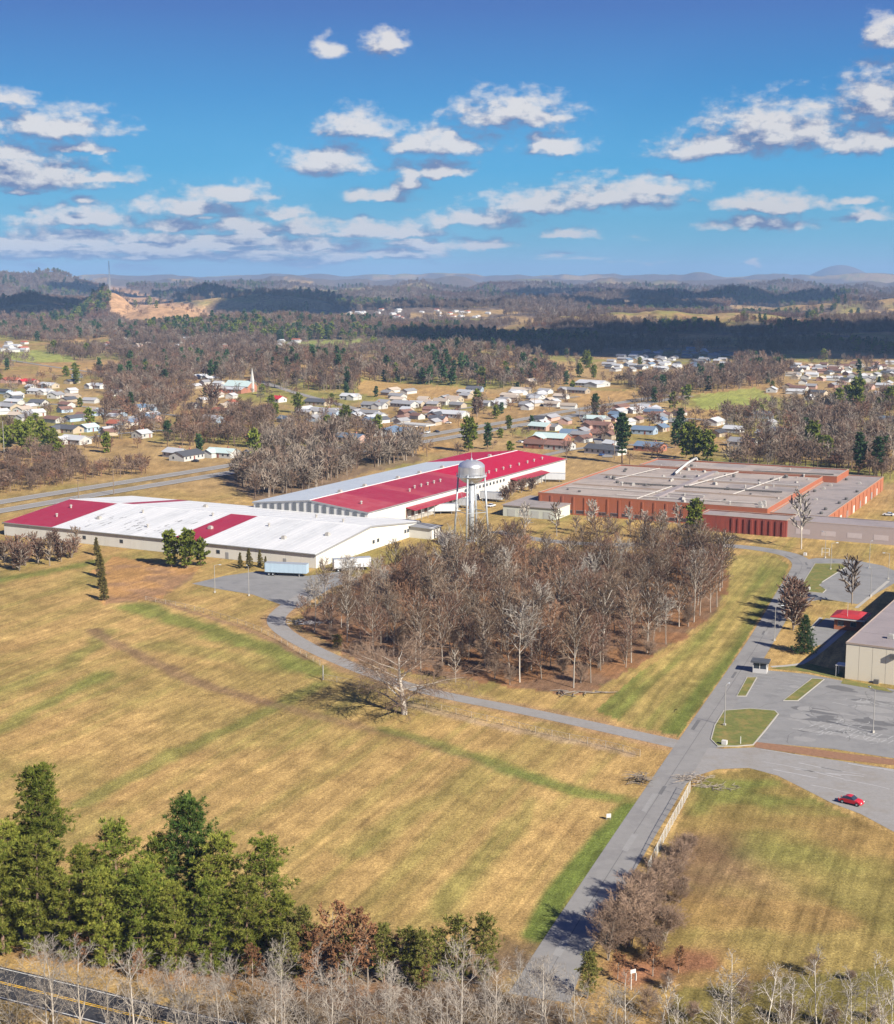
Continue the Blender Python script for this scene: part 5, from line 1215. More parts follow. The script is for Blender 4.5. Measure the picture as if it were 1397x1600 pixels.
# ------------------------------------------------------------------ signs and small bits
sgn = thing('sign', 'blank white bent sign on a post below the roadside row of trees', 'sign', (*G(986, 1546), 0), R(25))
mb = MB(); mb.tube([(0, 0, 0), (0, 0, 2.6)], [.06, .06], 6); mb.build('post', WHITE_W, sgn)
mb = MB(); mb.box(-.15, .65, -.03, .03, 2.2, 2.7); mb.box(.55, .65, -.25, .03, 1.2, 2.2); mb.build('panel', WHITE_W, sgn)
s2 = thing('sign', 'small white faced box sign at the meadow corner beside the green verge', 'sign', (*G(951, 1281), 0), R(10))
mb = MB(); mb.box(-.4, .4, -.05, .05, .4, 1.1); mb.build('panel', WHITE_W, s2)
for x in (-.3, .3): mb = MB(); mb.box(x - .04, x + .04, .052, .12, 0, 1.0); mb.build('post', GREYW, s2)
for i, (px, py, l) in enumerate(((1132, 1164, 'white marker box on the near corner of the large grass island'), (1263, 922, 'white and red marker box at the tip of the upper grass island'), (1258, 868, 'low pale box on the grass below the tall pale tree'))):
    t = thing('utility_box', l, 'utility box', (*G(px, py), 0), R(-27)); mb = MB(); mb.box(-.5, .5, -.4, .4, .1, .95); mb.build('case', WHITE_W, t); mb = MB(); mb.box(-.6, .6, -.5, .5, 0, .1); mb.build('plinth', CONC, t)
mb = MB(); mb.tube([(0, 0, 0), (0, 0, 1.6)], [.09, .07], 6); tag(mb.build('marker_post', WHITE_W), 'short white marker post on the near edge of the large grass island', 'post').location = (*G(1157, 1163), 0)
# ------------------------------------------------------------------ cars
def car_protos(paint, pick=False, beetle=False):
    body, glass = MB(), MB()
    W = .86
    prof = [(-2.1, .35), (-2.15, .62), (-2.0, .86), (-1.3, .95), (1.0, .93), (1.75, .82), (2.1, .62), (2.12, .35)] if not beetle else [(-2.0, .35), (-2.05, .55), (-1.7, .85), (-1.1, 1.0), (.75, .96), (1.4, .88), (1.85, .66), (1.95, .35)]
    for a, b_ in zip(prof[:-1], prof[1:]):
        body.face([(a[0], -W, a[1]), (b_[0], -W, b_[1]), (b_[0], W, b_[1]), (a[0], W, a[1])][::-1])
    body.face([(x, -W, z) for x, z in prof][::-1]); body.face([(x, W, z) for x, z in prof]); body.face([(-2.1, -W, .35), (-2.1, W, .35), (2.1, W, .35), (2.1, -W, .35)])
    cab = [(-1.55, .94), (-1.0, 1.38), (.25, 1.42), (.95, .93)] if not beetle else [(-1.5, .92), (-1.1, 1.3), (-.5, 1.5), (.2, 1.45), (.85, .94)]
    if pick: cab = [(-.45, .94), (-.3, 1.5), (.55, 1.52), (1.05, .93)]
    w1 = .68
    up = [(x, -(W - .02) + (z - .93) / .5 * .16, z) for x, z in cab]; dn = [(x, -y, z) for x, y, z in up]
    glass.face(up[::-1]); glass.face(dn)
    for k in range(len(cab) - 1):
        a, b_ = up[k], up[k + 1]; c_, d_ = dn[k], dn[k + 1]
        top = min(a[2], b_[2]) > 1.25
        (body if top else glass).face([a, b_, d_, c_])
    body.box(-.05, .05, -.80, .80, .93, .95)
    return body.mesh('car body', mat(paint[0], paint[1], .3, .05, 1, spec=.5)), glass.mesh('car glass', GLASS)
cw = MB(); cw.tube([(0, -.1, 0), (0, .1, 0)], [.33, .33], 12); CWH = cw.mesh('car wheel', RUB); cw = MB(); cw.tube([(0, -.11, 0), (0, .11, 0)], [.18, .18], 8); CRIM = cw.mesh('car rim', STEEL)
HL = MB(); HL.box(-.03, .03, -.16, .16, -.09, .09); HLM = HL.mesh('headlight', mat('lamp lens', (.8, .8, .75), .2, .05, 1)); TLM = HL.mesh('tail light', mat('tail lens', (.4, .02, .02), .3, .05, 1))
def car(x, y, rz, label, pr, grp=None, z=None, detail=True):
    t = thing('parked_car', label, 'car', (x, y, (hz(x, y) + .03) if z is None else z), rz, grp)
    link('body', pr[0], t); link('window', pr[1], t)
    for xx in (-1.3, 1.3):
        for yy in (-.78, .78): w = link('wheel', CWH, t, (xx, yy, .33)); link('rim', CRIM, w) if detail else None
    if detail:
        for yy in (-.6, .6): link('headlight', HLM, t, (2.03, yy, .66)); link('tail_light', TLM, t, (-2.1, yy, .68))
    return t
RED = car_protos(('red car paint', (.48, .012, .03)), beetle=True)
car(*G(1330, 1256), R(-38), 'shiny red rounded car alone on the gravel apron', RED, z=.05)
CARS = [car_protos(p) for p in (('white car paint', (.7, .7, .7)), ('grey car paint', (.16, .17, .18)), ('blue car paint', (.03, .07, .22)), ('dark car paint', (.025, .025, .03)))] + [car_protos(('pickup white', (.66, .66, .66)), True)]
nm = ('white', 'grey', 'blue', 'black', 'white pickup')
for i, (px, py) in enumerate(((268, 711), (283, 706), (345, 711), (358, 709), (372, 708), (386, 707), (398, 706), (365, 737), (640, 680), (655, 679), (668, 677), (682, 676), (650, 668), (812, 692), (822, 690), (700, 662), (305, 722), (768, 792), (1388, 806), (940, 712))):
    k = (0, 3, 0, 1, 0, 4, 0, 2, 1, 2, 0, 3, 0, 0, 1, 4, 3, 0, 0, 2)[i]; x, y = T(px, py)
    wh_ = 'in the yard of white houses beside the highway' if px < 410 and py < 730 else 'on the highway verge behind the warehouses' if py > 730 and px < 400 else 'at the blue roofed shop by the highway' if px < 690 else 'beside the brown roofed houses behind the red roof' if py < 760 and px < 830 else 'on the yard between the warehouses and the factory' if px < 800 else 'behind the brick factory'
    car(x, y, R(56) + rng.choice((0, math.pi / 2)) + rng.uniform(-.3, .3), '%s car parked %s' % (nm[k], wh_), CARS[k], 'small cars in the town', detail=False)
# ------------------------------------------------------------------ houses
HW = {'white': mat('white siding', (.45, .445, .42), .7, .06, .8, rnd=.12), 'brick': mat('house brick', (.30, .13, .085), .85, .15, 1.2, rnd=.2), 'tan': mat('tan siding', (.36, .30, .22), .75, .08, .8, rnd=.15), 'blue': mat('blue grey siding', (.30, .38, .46), .7, .08, .8, rnd=.15), 'pink': mat('pinkish brick', (.42, .27, .22), .85, .12, 1, rnd=.15)}
HR = {'white': mat('white metal roof', (.44, .45, .46), .5, .06, .5, rnd=.1), 'grey': mat('grey shingle', (.25, .25, .26), .85, .15, 1, rnd=.25), 'dark': mat('dark shingle', (.075, .078, .09), .85, .2, 1, rnd=.25), 'brown': mat('brown shingle', (.17, .095, .075), .85, .2, 1, rnd=.2), 'blue': mat('slate blue roof', (.12, .17, .24), .7, .12, 1, rnd=.2), 'red': mat('red metal roof', (.45, .03, .04), .6, .1, 1), 'green': mat('pale green metal roof', (.42, .52, .50), .6, .08, 1), 'rust': mat('rust red roof', (.32, .10, .06), .8, .15, 1, rnd=.2), 'tan': mat('tan shingle', (.38, .32, .26), .85, .12, 1, rnd=.2)}
HWIN = win_mesh(1.2, 1.3); mb = MB(); mb.box(-.5, .5, -.05, .01, 0, 2.1); HDOOR = mb.mesh('house door', mat('house door', (.20, .06, .04), .6, .1, 1)); mb = MB(); mb.box(-.35, .35, -.35, .35, -1.2, 1.0); HCHIM = mb.mesh('chimney', HW['brick'])
MESHC = {}
def house_mesh(w, d, e, rise, wm, rm):
    key = (w, d, e, rise, wm, rm)
    if key in MESHC: return MESHC[key]
    b_ = MB(); x0, x1, y0, y1 = -w / 2, w / 2, -d / 2, d / 2
    b_.face([(x0, y0, -1), (x1, y0, -1), (x1, y0, e), (x0, y0, e)]); b_.face([(x1, y1, -1), (x0, y1, -1), (x0, y1, e), (x1, y1, e)])
    b_.face([(x1, y0, -1), (x1, y1, -1), (x1, y1, e), (x1, 0, e + rise), (x1, y0, e)]); b_.face([(x0, y1, -1), (x0, y0, -1), (x0, y0, e), (x0, 0, e + rise), (x0, y1, e)])
    r = MB(); o = .45; ze = e - o * rise / (d / 2) + .03
    for s in (1, -1):
        lo = [(x0 - o, s * (y0 - o), ze), (x1 + o, s * (y0 - o), ze), (x1 + o, 0, e + rise + .03), (x0 - o, 0, e + rise + .03)]
        if s < 0: lo = lo[::-1]
        r.hexa(lo, [(x, y, z + .16) for x, y, z in lo])
    MESHC[key] = (b_.mesh('house wall', HW[wm]), r.mesh('house roof', HR[rm])); return MESHC[key]
def house(px, py, w, d, wm, rm, rz, label, grp=None, e=2.7, rise=1.7, wing=None, detail=True, xy=None):
    x, y = T(px, py) if xy is None else xy
    t = thing('house', label, 'house', (x, y, hz(x, y) + .05), rz, grp)
    me = house_mesh(w, d, e, rise, wm, rm)
    link('wall', me[0], t); link('roof', me[1], t)
    if wing:
        me = house_mesh(d * .8, d * .8, e, rise * .8, wm, rm)
        o = link('wall', me[0], t, (w * .28 * wing, -d * .55, 0)); o.rotation_euler = (0, 0, math.pi / 2); o = link('roof', me[1], t, (w * .28 * wing, -d * .55, .02)); o.rotation_euler = (0, 0, math.pi / 2)
    if detail:
        n = max(2, int(w / 3.2))
        for k in range(n):
            xx = -w / 2 + w * (k + .5) / n
            if wing and abs(xx - w * .28 * wing) < d * .45: continue
            if k == n // 2: link('door', HDOOR, t, (xx, -d / 2 - .02, .02))
            else: f = link('window', HWIN[0], t, (xx, -d / 2 - .02, .95)); link('pane', HWIN[1], f)
        for s in (1, -1): f = link('window', HWIN[0], t, (s * (w / 2 + .02), d * .2, .95)); f.rotation_euler = (0, 0, s * math.pi / 2); link('pane', HWIN[1], f)
        link('chimney', HCHIM, t, (w * .2, .6, e + rise))
    return t
A_, B_ = R(-34), R(56)
NAMED = [ # column, row, width, depth, wall, roof, along, label
 (862,690,19,12,'brick','green',0,'brick house under a broad pale blue green roof, right of the red warehouse roof end'),(845,672,13,9,'pink','green',0,'house with pale greenish roof just above the broad pale roofed brick house'),
 (872,702,17,9,'white','brown',0,'brown roofed house with a white gable, nearest to the crimson warehouse end'),(838,700,12,8,'brick','brown',0,'low brown roofed brick house left of the white gabled one'),(890,683,10,8,'pink','blue',0,'small house with dark blue grey roof beside the broad pale roofed house'),
 (946,709,21,9,'white','dark',0,'long low house with navy black roof behind the brick factory'),(1016,704,15,10,'brick','blue',0,'brick house with slate blue gable roof beside the tall pine'),(1007,678,14,8,'blue','blue',0,'blue roofed house up the slope from the slate roofed brick house'),
 (1033,674,8,7,'tan','blue',1,'small blue roofed garage beside the blue roofed house'),(945,684,16,8,'tan','brown',0,'tan house with low brown roof left of the tall pine'),(935,670,18,8,'pink','brown',0,'long pinkish house with brown roof below the dark columnar evergreen'),
 (930,660,14,7,'white','green',0,'white house with pale green roof above the long pinkish house'),(1186,653,17,9,'blue','dark',0,'dark blue roofed house alone on the grassy slope above the grove'),(1116,664,14,9,'white','white',1,'white roofed house right of the evergreen clump'),(1030,657,11,8,'white','grey',1,'grey roofed white house over the evergreen clump'),
 (1160,697,14,9,'white','grey',0,'white house half hidden by bare trees behind the factory roof'),(1392,662,15,9,'white','blue',0,'blue grey roofed house at the right edge beside the dark evergreen'),(926,603,26,16,'white','white',0,'big white barn like building on the slope below the wooded hill'),(897,614,26,8,'tan','grey',0,'long low grey roofed building left below the big white barn'),
 (702,652,26,10,'white','white',0,'long plain white building beside the highway'),(608,680,20,12,'white','blue',1,'bright blue roofed shop by the highway'),(548,690,19,10,'pink','blue',0,'grey blue roofed house with pink walls left of the blue roofed shop'),(585,638,18,8,'white','grey',0,'long white house with two gables on the tan slope'),
 (548,624,15,8,'white','white',0,'pale flat looking house at the top of the tan slope'),(433,628,12,9,'white','red',0,'white house with bright red roof below the church road'),(497,633,19,10,'tan','dark',0,'dark roofed house at the foot of the church road'),(506,648,20,9,'white','grey',0,'grey roofed house below the dark roofed one'),
 (292,718,16,10,'white','dark',1,'white house with black roof beside the highway'),(275,714,12,8,'white','white',0,'white house left of the black roofed one beside the highway'),(348,714,16,8,'white','green',0,'white house with pale green roof beside the highway'),(333,660,14,8,'blue','grey',0,'pale blue house among the bare trees in front of the church'),
 (222,684,9,8,'white','white',1,'small white gabled house left of the dark conical evergreen'),(185,668,13,8,'pink','rust',0,'rust red roofed house among the bare trees at left'),(118,693,17,9,'white','white',0,'white house with white roof right of the big evergreen clump'),(106,676,18,9,'tan','dark',0,'dark roofed house above the white roofed house by the evergreen clump'),
 (138,674,11,8,'blue','green',1,'turquoise tinted house right of the dark roofed one'),(218,642,11,9,'white','blue',1,'white gabled house with blue roof among bare trees'),(232,658,18,8,'pink','blue',0,'blue grey roofed house right of the rust red roof'),(22,622,12,10,'white','white',1,'large white gabled house near the left edge'),(64,616,22,8,'white','white',0,'long white roofed house in the left cluster'),
 (88,622,11,9,'white','grey',1,'white gable ended house in the left cluster'),(12,640,18,10,'tan','grey',0,'grey roofed house at the left edge'),(36,645,12,8,'white','tan',1,'pale house with tan roof in the left cluster'),(58,650,9,8,'white','white',1,'small white gable house lowest of the left cluster'),(24,654,8,6,'tan','tan',0,'small yellowish house by the left edge'),
 (60,634,12,8,'white','dark',0,'black roofed white house in the left cluster'),(76,606,20,8,'tan','white',0,'pale long house above the long white roofed house'),(20,598,16,8,'pink','rust',0,'rust roofed house at the upper left of the cluster'),(47,600,15,8,'pink','red',0,'red roofed house at the upper middle of the left cluster'),(152,607,16,8,'white','white',0,'white house below the tan field at left'),(180,618,11,8,'white','grey',1,'lone grey roofed house right of the left cluster'),
 (793,588,18,9,'white','green',0,'white house with sea green roof at the edge of the hill copse'),(828,600,12,8,'tan','tan',1,'tan roofed house right of the sea green roofed one'),(815,614,16,8,'tan','tan',0,'tan roofed house on the slope under the copse'),(632,636,20,9,'white','grey',0,'grey roofed white house on the tan slope right of the two gabled one'),(665,634,13,8,'white','tan',0,'tan roofed white house on the tan slope'),(690,632,13,7,'white','tan',0,'small tan house right on the tan slope'),(710,628,12,8,'tan','tan',0,'small house at the right end of the tan slope row'),
 (1206,613,9,8,'white','white',1,'small white house on the crest of the green field'),(1346,596,24,10,'white','grey',0,'long white building in the right hand subdivision'),(742,612,13,8,'blue','dark',0,'dark roofed house among the bushes at the copse foot')]
for (px, py, w, d, wm, rm, al, lab) in NAMED:
    house(px, py, w, d, wm, rm, (A_ if not al else B_) + rn.uniform(-.12, .12) + (0 if rn.random() < .7 else R(8)), lab, 'houses of the town', rise=1.5 + d * .05, wing=(rn.choice((-1, 1)) if w > 14 and rn.random() < .6 else None), detail=py > 600)
CLUST = [ # polygon, number, walls, roofs, phrase
 ([(0,585),(160,585),(170,660),(0,660)],24,('white','white','tan','blue'),('white','grey','dark','tan','brown'),'in the left cluster of streets'),
 ([(400,640),(560,645),(600,664),(420,660)],12,('white','tan','blue'),('white','grey','blue'),'on the slope between church road and shop'),
 ([(590,612),(780,618),(790,640),(600,634)],16,('white','tan'),('white','grey','tan'),'on the tan slope below the hill copse'),
 ([(830,655),(990,650),(1000,705),(900,700),(840,690)],12,('white','brick','pink','tan'),('grey','brown','white','dark'),'in the streets right of the crimson warehouse'),
 ([(1080,650),(1230,650),(1240,690),(1090,690)],6,('white','tan'),('grey','dark','white'),'on the grassy slope above the grove'),
 ([(945,565),(1000,550),(1060,545),(1130,550),(1148,560),(1145,582),(1080,585),(950,580)],78,('white','white','tan','blue'),('white','grey','grey','blue','dark'),'in the dense subdivision under the shadowed hill'),
 ([(1240,572),(1397,568),(1397,590),(1320,598),(1235,592)],46,('white','white','tan','pink'),('white','grey','dark','tan','brown'),'in the right hand subdivision beyond the green field'),
 ([(1230,600),(1397,598),(1397,640),(1230,632)],20,('white','tan','pink'),('grey','dark','brown','white'),'scattered among trees above the right hand grove'),
 ([(150,528),(260,524),(380,545),(385,562),(270,556),(150,548)],34,('white','tan','pink'),('rust','tan','white','grey'),'in rows at the foot of the left wooded belt'),
 ([(0,538),(50,536),(70,548),(0,552)],9,('white','blue'),('white','grey'),'at the far left below the shadowed hill'),
 ([(290,575),(370,575),(370,650),(285,640)],18,('white','tan'),('white','tan','grey','rust'),'among bare trees left of the church'),
 ([(770,620),(850,612),(905,632),(880,642),(780,640)],22,('white','tan'),('white','grey','tan'),'in the rows right of the hill copse foot'),
 ([(150,640),(260,640),(250,690),(150,680)],9,('white','blue','tan'),('grey','blue','white','brown'),'between the bare trees at left'),
 ([(560,648),(680,642),(690,664),(570,668)],14,('white','tan','pink'),('grey','white','brown','dark'),'above the blue roofed shop'),
 ([(430,535),(470,532),(475,542),(432,544)],6,('white',),('grey','white'),'by the bright green field beside the far wood'),
 ([(560,540),(640,536),(640,546),(565,548)],6,('white','tan'),('grey','white'),'on the far field above the hill copse'),
 ([(960,640),(1060,640),(1065,668),(960,664)],16,('white','tan','pink'),('grey','brown','blue','white'),'on the slope behind the evergreen clump'),
 ([(490,487),(640,484),(770,488),(770,497),(500,499)],34,('white',),('white','grey'),'far off at the foot of the blue ridges')]
for ci, (pp, n, ws, rs, phr) in enumerate(CLUST):
    q = np.random.default_rng(100 + ci); out = []; far_ = phr.startswith(('far off', 'at the far left', 'by the bright green', 'on the far field'))
    if far_: fm = MB()
    lo = np.array(pp).min(0); hi = np.array(pp).max(0)
    for _ in range(n * 80):
        p = lo + (hi - lo) * q.random(2)
        if not in_poly(p[:1], p[1:], pp)[0]: continue
        x, y = T(*p)
        if any((x - a) ** 2 + (y - b_) ** 2 < 13 ** 2 for a, b_ in out): continue
        out.append((x, y))
        wm, rm = ws[q.integers(len(ws))], rs[q.integers(len(rs))]
        w, d = ((9, 6.5), (11, 7), (8, 6.5), (14, 7))[q.integers(4)]
        if far_:
            a = (A_, B_)[q.integers(2)]; zb_ = hz(x, y); ca, sa = math.cos(a), math.sin(a); tr = lambda u, v, z: (x + u * ca - v * sa, y + u * sa + v * ca, zb_ + z)
            w, d = w * .62, d * .6; ri = q.integers(3)
            fm.hexa([tr(-w, -d, -1), tr(w, -d, -1), tr(w, d, -1), tr(-w, d, -1)], [tr(-w, -d, 2.8), tr(w, -d, 2.8), tr(w, d, 2.8), tr(-w, d, 2.8)])
            fm.hexa([tr(-w, -d, 2.81), tr(w, -d, 2.81), tr(w, d, 2.81), tr(-w, d, 2.81)], [tr(-w, -.1, 4.8), tr(w, -.1, 4.8), tr(w, .1, 4.8), tr(-w, .1, 4.8)], 1 + int(ri))
            if len(out) >= n: break
            continue
        house(0, 0, w, d, wm, rm, (A_, B_)[q.integers(2)] + q.uniform(-.25, .25), 'small %s house with %s roof %s' % (wm, rm, phr), 'houses ' + phr, detail=False, xy=(x, y), rise=1.6, e=2.4)
        if len(out) >= n: break
    if far_: o = fm.build('far_houses', [HW['white'], HR['white'], HR['grey'], HR['rust']]); o['kind'] = 'stuff'; o['label'] = 'tiny pale houses ' + phr
# church with a white spire
chx, chy = T(376, 612)
ch = thing('church', 'church with pale blue roof, brick wing and slender white steeple', 'church', (chx, chy, hz(chx, chy)), A_ + .1)
me = house_mesh(24, 13, 5, 4, 'brick', 'green'); link('wall', me[0], ch); link('roof', me[1], ch)
me = house_mesh(20, 9, 3, 1.6, 'brick', 'white'); link('wall', me[0], ch, (2, -11, 0)); link('roof', me[1], ch, (2, -11, 0))
mb = MB(); mb.box(10.9, 13.1, -1.1, 1.1, -1, 9); mb.hexa([(10.8, -1.2, 9), (13.2, -1.2, 9), (13.2, 1.2, 9), (10.8, 1.2, 9)], [(11.95, -.05, 20), (12.05, -.05, 20), (12.05, .05, 20), (11.95, .05, 20)]); mb.build('steeple', HW['white'], ch)
for k in range(6): f = link('window', HWIN[0], ch, (-9 + k * 3.4, -15.53, .9)); link('pane', HWIN[1], f)
# fuel canopy by the shop
fx_, fy_ = T(650, 676); fc_ = thing('fuel_canopy', 'flat white canopy on posts right of the blue roofed shop', 'canopy', (fx_, fy_, hz(fx_, fy_)), A_)
mb = MB(); mb.box(-11, 11, -5, 5, 4.6, 5.4); mb.build('roof', HW['white'], fc_)
mb = MB(); mb.box(-.2, .2, -.2, .2, 0, 4.6); pm = mb.mesh('canopy post', GREYW)
for xx in (-8, 0, 8):
    for yy in (-3, 3): link('post', pm, fc_, (xx, yy, 0))
# mast on the tan hill
mx, my = T(172, 462); mz = hz(mx, my)
ms = thing('radio_mast', 'thin lattice radio mast on top of the bare tan hill', 'mast', (mx, my, mz)); MH = 75.0
for k in range(3):
    a = k * 2.094; mb = MB(); mb.tube([(2.6 * math.cos(a), 2.6 * math.sin(a), -3), (.5 * math.cos(a), .5 * math.sin(a), MH)], [.3, .2], 4); mb.build('leg', STEEL, ms)
mb = MB()
for j in range(16):
    z0, z1 = MH * j / 16, MH * (j + 1) / 16; r0, r1 = 2.6 - 2.1 * j / 16, 2.6 - 2.1 * (j + 1) / 16
    for k in range(3):
        a, b_ = k * 2.094, (k + 1) * 2.094; mb.tube([(r0 * math.cos(a), r0 * math.sin(a), z0), (r1 * math.cos(b_), r1 * math.sin(b_), z1)], [.14, .14], 3)
mb.build('lattice', STEEL, ms)
# ------------------------------------------------------------------ evergreens and notable trees of the town
EV = [(40,712,1,1.15,'broad dark green evergreen in the clump at the left edge'),(12,708,3,1.2,'leftmost bushy evergreen of the clump at the left edge'),(66,700,3,1.3,'bushy evergreen at the right of the left clump'),(28,694,1,.9,'upper evergreen of the left clump'),(84,706,3,1.1,'low evergreen at the right foot of the left clump'),
 (262,694,0,.75,'dark conical evergreen between the white gabled house and the highway'),(540,672,1,1.0,'round dark green evergreen above the grey blue roofed house'),(466,645,3,1.2,'broad green evergreen below the red roofed white house'),(430,655,1,.75,'dark evergreen on the tan slope under the red roofed house'),(512,676,3,.9,'yellowish evergreen in the bare grove behind the warehouses'),
 (732,706,1,1.2,'dark layered pine left of the pair behind the crimson roof'),(762,702,0,.85,'narrower dark pine right of the pair behind the crimson roof'),(972,724,2,1.18,'tall light green pine between the two brick houses'),(1062,692,2,1.0,'tallest dark pine of the clump behind the brick factory'),(1084,722,3,1.5,'bushy light green pine at the factory roof edge'),(1105,724,3,1.4,'broad bushy pine at the right of the factory clump'),(1072,716,1,1.2,'deep green pine in the middle of the factory clump'),
 (1055,700,0,.9,'dark pine at the left of the factory clump'),(930,652,0,.95,'dark columnar evergreen above the pinkish house'),(916,576,3,1.6,'bright green round tree at the edge of the shadowed hill'),(905,590,3,1.1,'green bushy tree left of the big white barn'),(928,592,1,.9,'low green tree above the big white barn'),(1336,650,1,1.75,'large round dark evergreen in the right hand grove'),(1310,640,1,1.0,'dark evergreen left of the large round one'),(1390,645,1,1.2,'dark evergreen at the right edge above the blue grey roof'),
 (1342,742,2,.95,'left of the two dark pillars of evergreen behind the factory'),(1370,744,2,.95,'right of the two dark pillars of evergreen behind the factory'),(1268,712,3,1.5,'yellowish green pine in the bare grove behind the factory'),(1292,716,3,1.0,'low yellowish pine in the grove behind the factory'),(590,680,1,.8,'dark evergreen beside the blue roofed shop'),(1190,650,1,.5,'small dark evergreen beside the lone dark blue house'),
 (120,600,1,.9,'dark evergreen over the left cluster of houses'),(85,552,3,1.4,'green evergreen on the far left slope'),(135,558,1,1.1,'dark evergreen at the foot of the left wood'),(700,585,0,1.0,'dark pine at the foot of the hill copse'),(752,604,1,1.1,'dark evergreen at the right foot of the hill copse'),(775,655,3,.8,'green bush beside the highway'),(795,672,1,.6,'dark green bush right of the highway bush'),(1000,572,3,.8,'green bushes by the dense subdivision'),(230,590,1,1.0,'dark evergreen in front of the left rows'),(205,640,0,.7,'slim dark evergreen among the left bare trees')]
for px, py, k, s, lab in EV:
    x, y = T(px, py); tree('evergreen_tree', MPINE[k], x, y, lab, 'evergreens of the town', s * rn.uniform(.95, 1.05))
for px, py, k, s, lab in ((1155,672,1,1.25,'rounded bare tree alone on the grassy slope left of the lone dark blue house'),(862,612,1,1.1,'bare round tree on the slope left of the big white barn'),(1092,560,4,1.7,'big rounded brown bare tree over the dense subdivision'),(335,640,3,1.9,'plum grey bare tree with a dense round crown in front of the church'),(1145,578,1,1.2,'bare tree at the lower right corner of the dense subdivision'),(745,652,3,1.4,'plum grey bare bush beside the highway median')):
    x, y = T(px, py); tree('bare_tree', MBARE[k], x, y, lab, None, s)
# ------------------------------------------------------------------ woods that read as one mass
def far_bare(rnd, H, W, n, w):
    mb = MB(); mb.tube([(0, 0, -.6), (rnd.uniform(-.4, .4), rnd.uniform(-.4, .4), H * .6)], [.28 * w / .4, .12], 3, cap=False)
    for k in range(n):
        t = rnd.random(); z0 = H * (.18 + .45 * t); a = rnd.uniform(0, 6.28); rr = W * rnd.uniform(.55, 1.0); zz = rnd.uniform(.35, 1.0)
        rr *= math.sqrt(max(.08, 1 - ((zz - .62) / .5) ** 2)); e = Vector((rr * math.cos(a), rr * math.sin(a), H * zz)); p = Vector((0, 0, z0)).lerp(e, rnd.uniform(.05, .45))
        d = (e - p).normalized(); s = rot_about(d, math.pi / 2, rnd.uniform(0, 6.28)) * w * rnd.uniform(.6, 1.2)
        m_ = p.lerp(e, .5)
        mb.face([p, m_ + s * .5, e]); 
        for j in range(2):
            d2 = rot_about(d, rnd.uniform(.5, 1.1), rnd.uniform(0, 6.28)); q_ = p.lerp(e, rnd.uniform(.3, .8)); s2 = rot_about(d2, math.pi / 2, rnd.uniform(0, 6.28)) * w * .4
            mb.face([q_ - s2, q_ + s2, q_ + d2 * (e - p).length * rnd.uniform(.35, .6)])
    return mb
WOODC = foliage('far bare wood', (.105, .07, .05), (.18, .125, .092), .35)
WOODR = foliage('far rusty wood', (.125, .065, .042), (.18, .10, .065), .3)
WOODP = foliage('far pale wood', (.165, .13, .10), (.24, .20, .16), .25)
protos = bpy.data.collections.new('wood prototypes')
def proto_obj(name, me): o = bpy.data.objects.new(name, me); protos.objects.link(o)
rf_ = random.Random(9)
for k, (H, W, m, n) in enumerate(((13, 5.0, WOODC, 46), (15, 4.6, WOODC, 46), (12, 5.5, WOODC, 50), (13, 5.0, WOODR, 46), (14, 4.6, WOODP, 46))):
    proto_obj('wood_%d' % k, far_bare(rf_, H, W, n, .55).mesh('far tree', m))
for k, (H, Rr, f) in enumerate(((14, 3.4, F_DARK), (12, 4.0, F_PINE))):
    w_, fo = conifer(rf_, H, Rr, .08, 2.6, 5, .02, 2.4, .45, 'pine', 4, .3); proto_obj('wood_e%d' % k, fo.mesh('far evergreen', f))
NPROT = 7
ng = bpy.data.node_groups.new('spread trees', 'GeometryNodeTree')
ng.interface.new_socket('Geometry', in_out='INPUT', socket_type='NodeSocketGeometry'); ng.interface.new_socket('Geometry', in_out='OUTPUT', socket_type='NodeSocketGeometry')
a_i = ng.nodes.new('NodeGroupInput'); a_o = ng.nodes.new('NodeGroupOutput')
iop = ng.nodes.new('GeometryNodeInstanceOnPoints'); ci = ng.nodes.new('GeometryNodeCollectionInfo')
ci.inputs['Collection'].default_value = protos; ci.inputs['Separate Children'].default_value = True; ci.inputs['Reset Children'].default_value = True
def named(nm, ty):
    n = ng.nodes.new('GeometryNodeInputNamedAttribute'); n.data_type = ty; n.inputs['Name'].default_value = nm; return n.outputs[0]
iop.inputs['Pick Instance'].default_value = True
ng.links.new(a_i.outputs[0], iop.inputs['Points']); ng.links.new(ci.outputs[0], iop.inputs['Instance'])
ng.links.new(named('pick', 'INT'), iop.inputs['Instance Index']); ng.links.new(named('turn', 'FLOAT_VECTOR'), iop.inputs['Rotation']); ng.links.new(named('size', 'FLOAT_VECTOR'), iop.inputs['Scale'])
ng.links.new(iop.outputs[0], a_o.inputs[0])
def spread(name, x, y, size, pick, label):
    n = len(x); z = height(x, y) - .2
    me = bpy.data.meshes.new(name); me.vertices.add(n); me.vertices.foreach_set('co', np.stack([x, y, z], 1).astype(np.float32).ravel())
    me.attributes.new('pick', 'INT', 'POINT').data.foreach_set('value', pick.astype(np.int32))
    t = np.zeros((n, 3), np.float32); t[:, 2] = rng.uniform(0, 6.28, n); me.attributes.new('turn', 'FLOAT_VECTOR', 'POINT').data.foreach_set('vector', t.ravel())
    s = np.stack([size * rng.uniform(.85, 1.2, n), size * rng.uniform(.85, 1.2, n), size * rng.uniform(.8, 1.15, n)], 1).astype(np.float32); me.attributes.new('size', 'FLOAT_VECTOR', 'POINT').data.foreach_set('vector', s.ravel())
    o = link(name, me); md = o.modifiers.new('spread', 'NODES'); md.node_group = ng
    o['kind'] = 'stuff'; o['label'] = label; return o
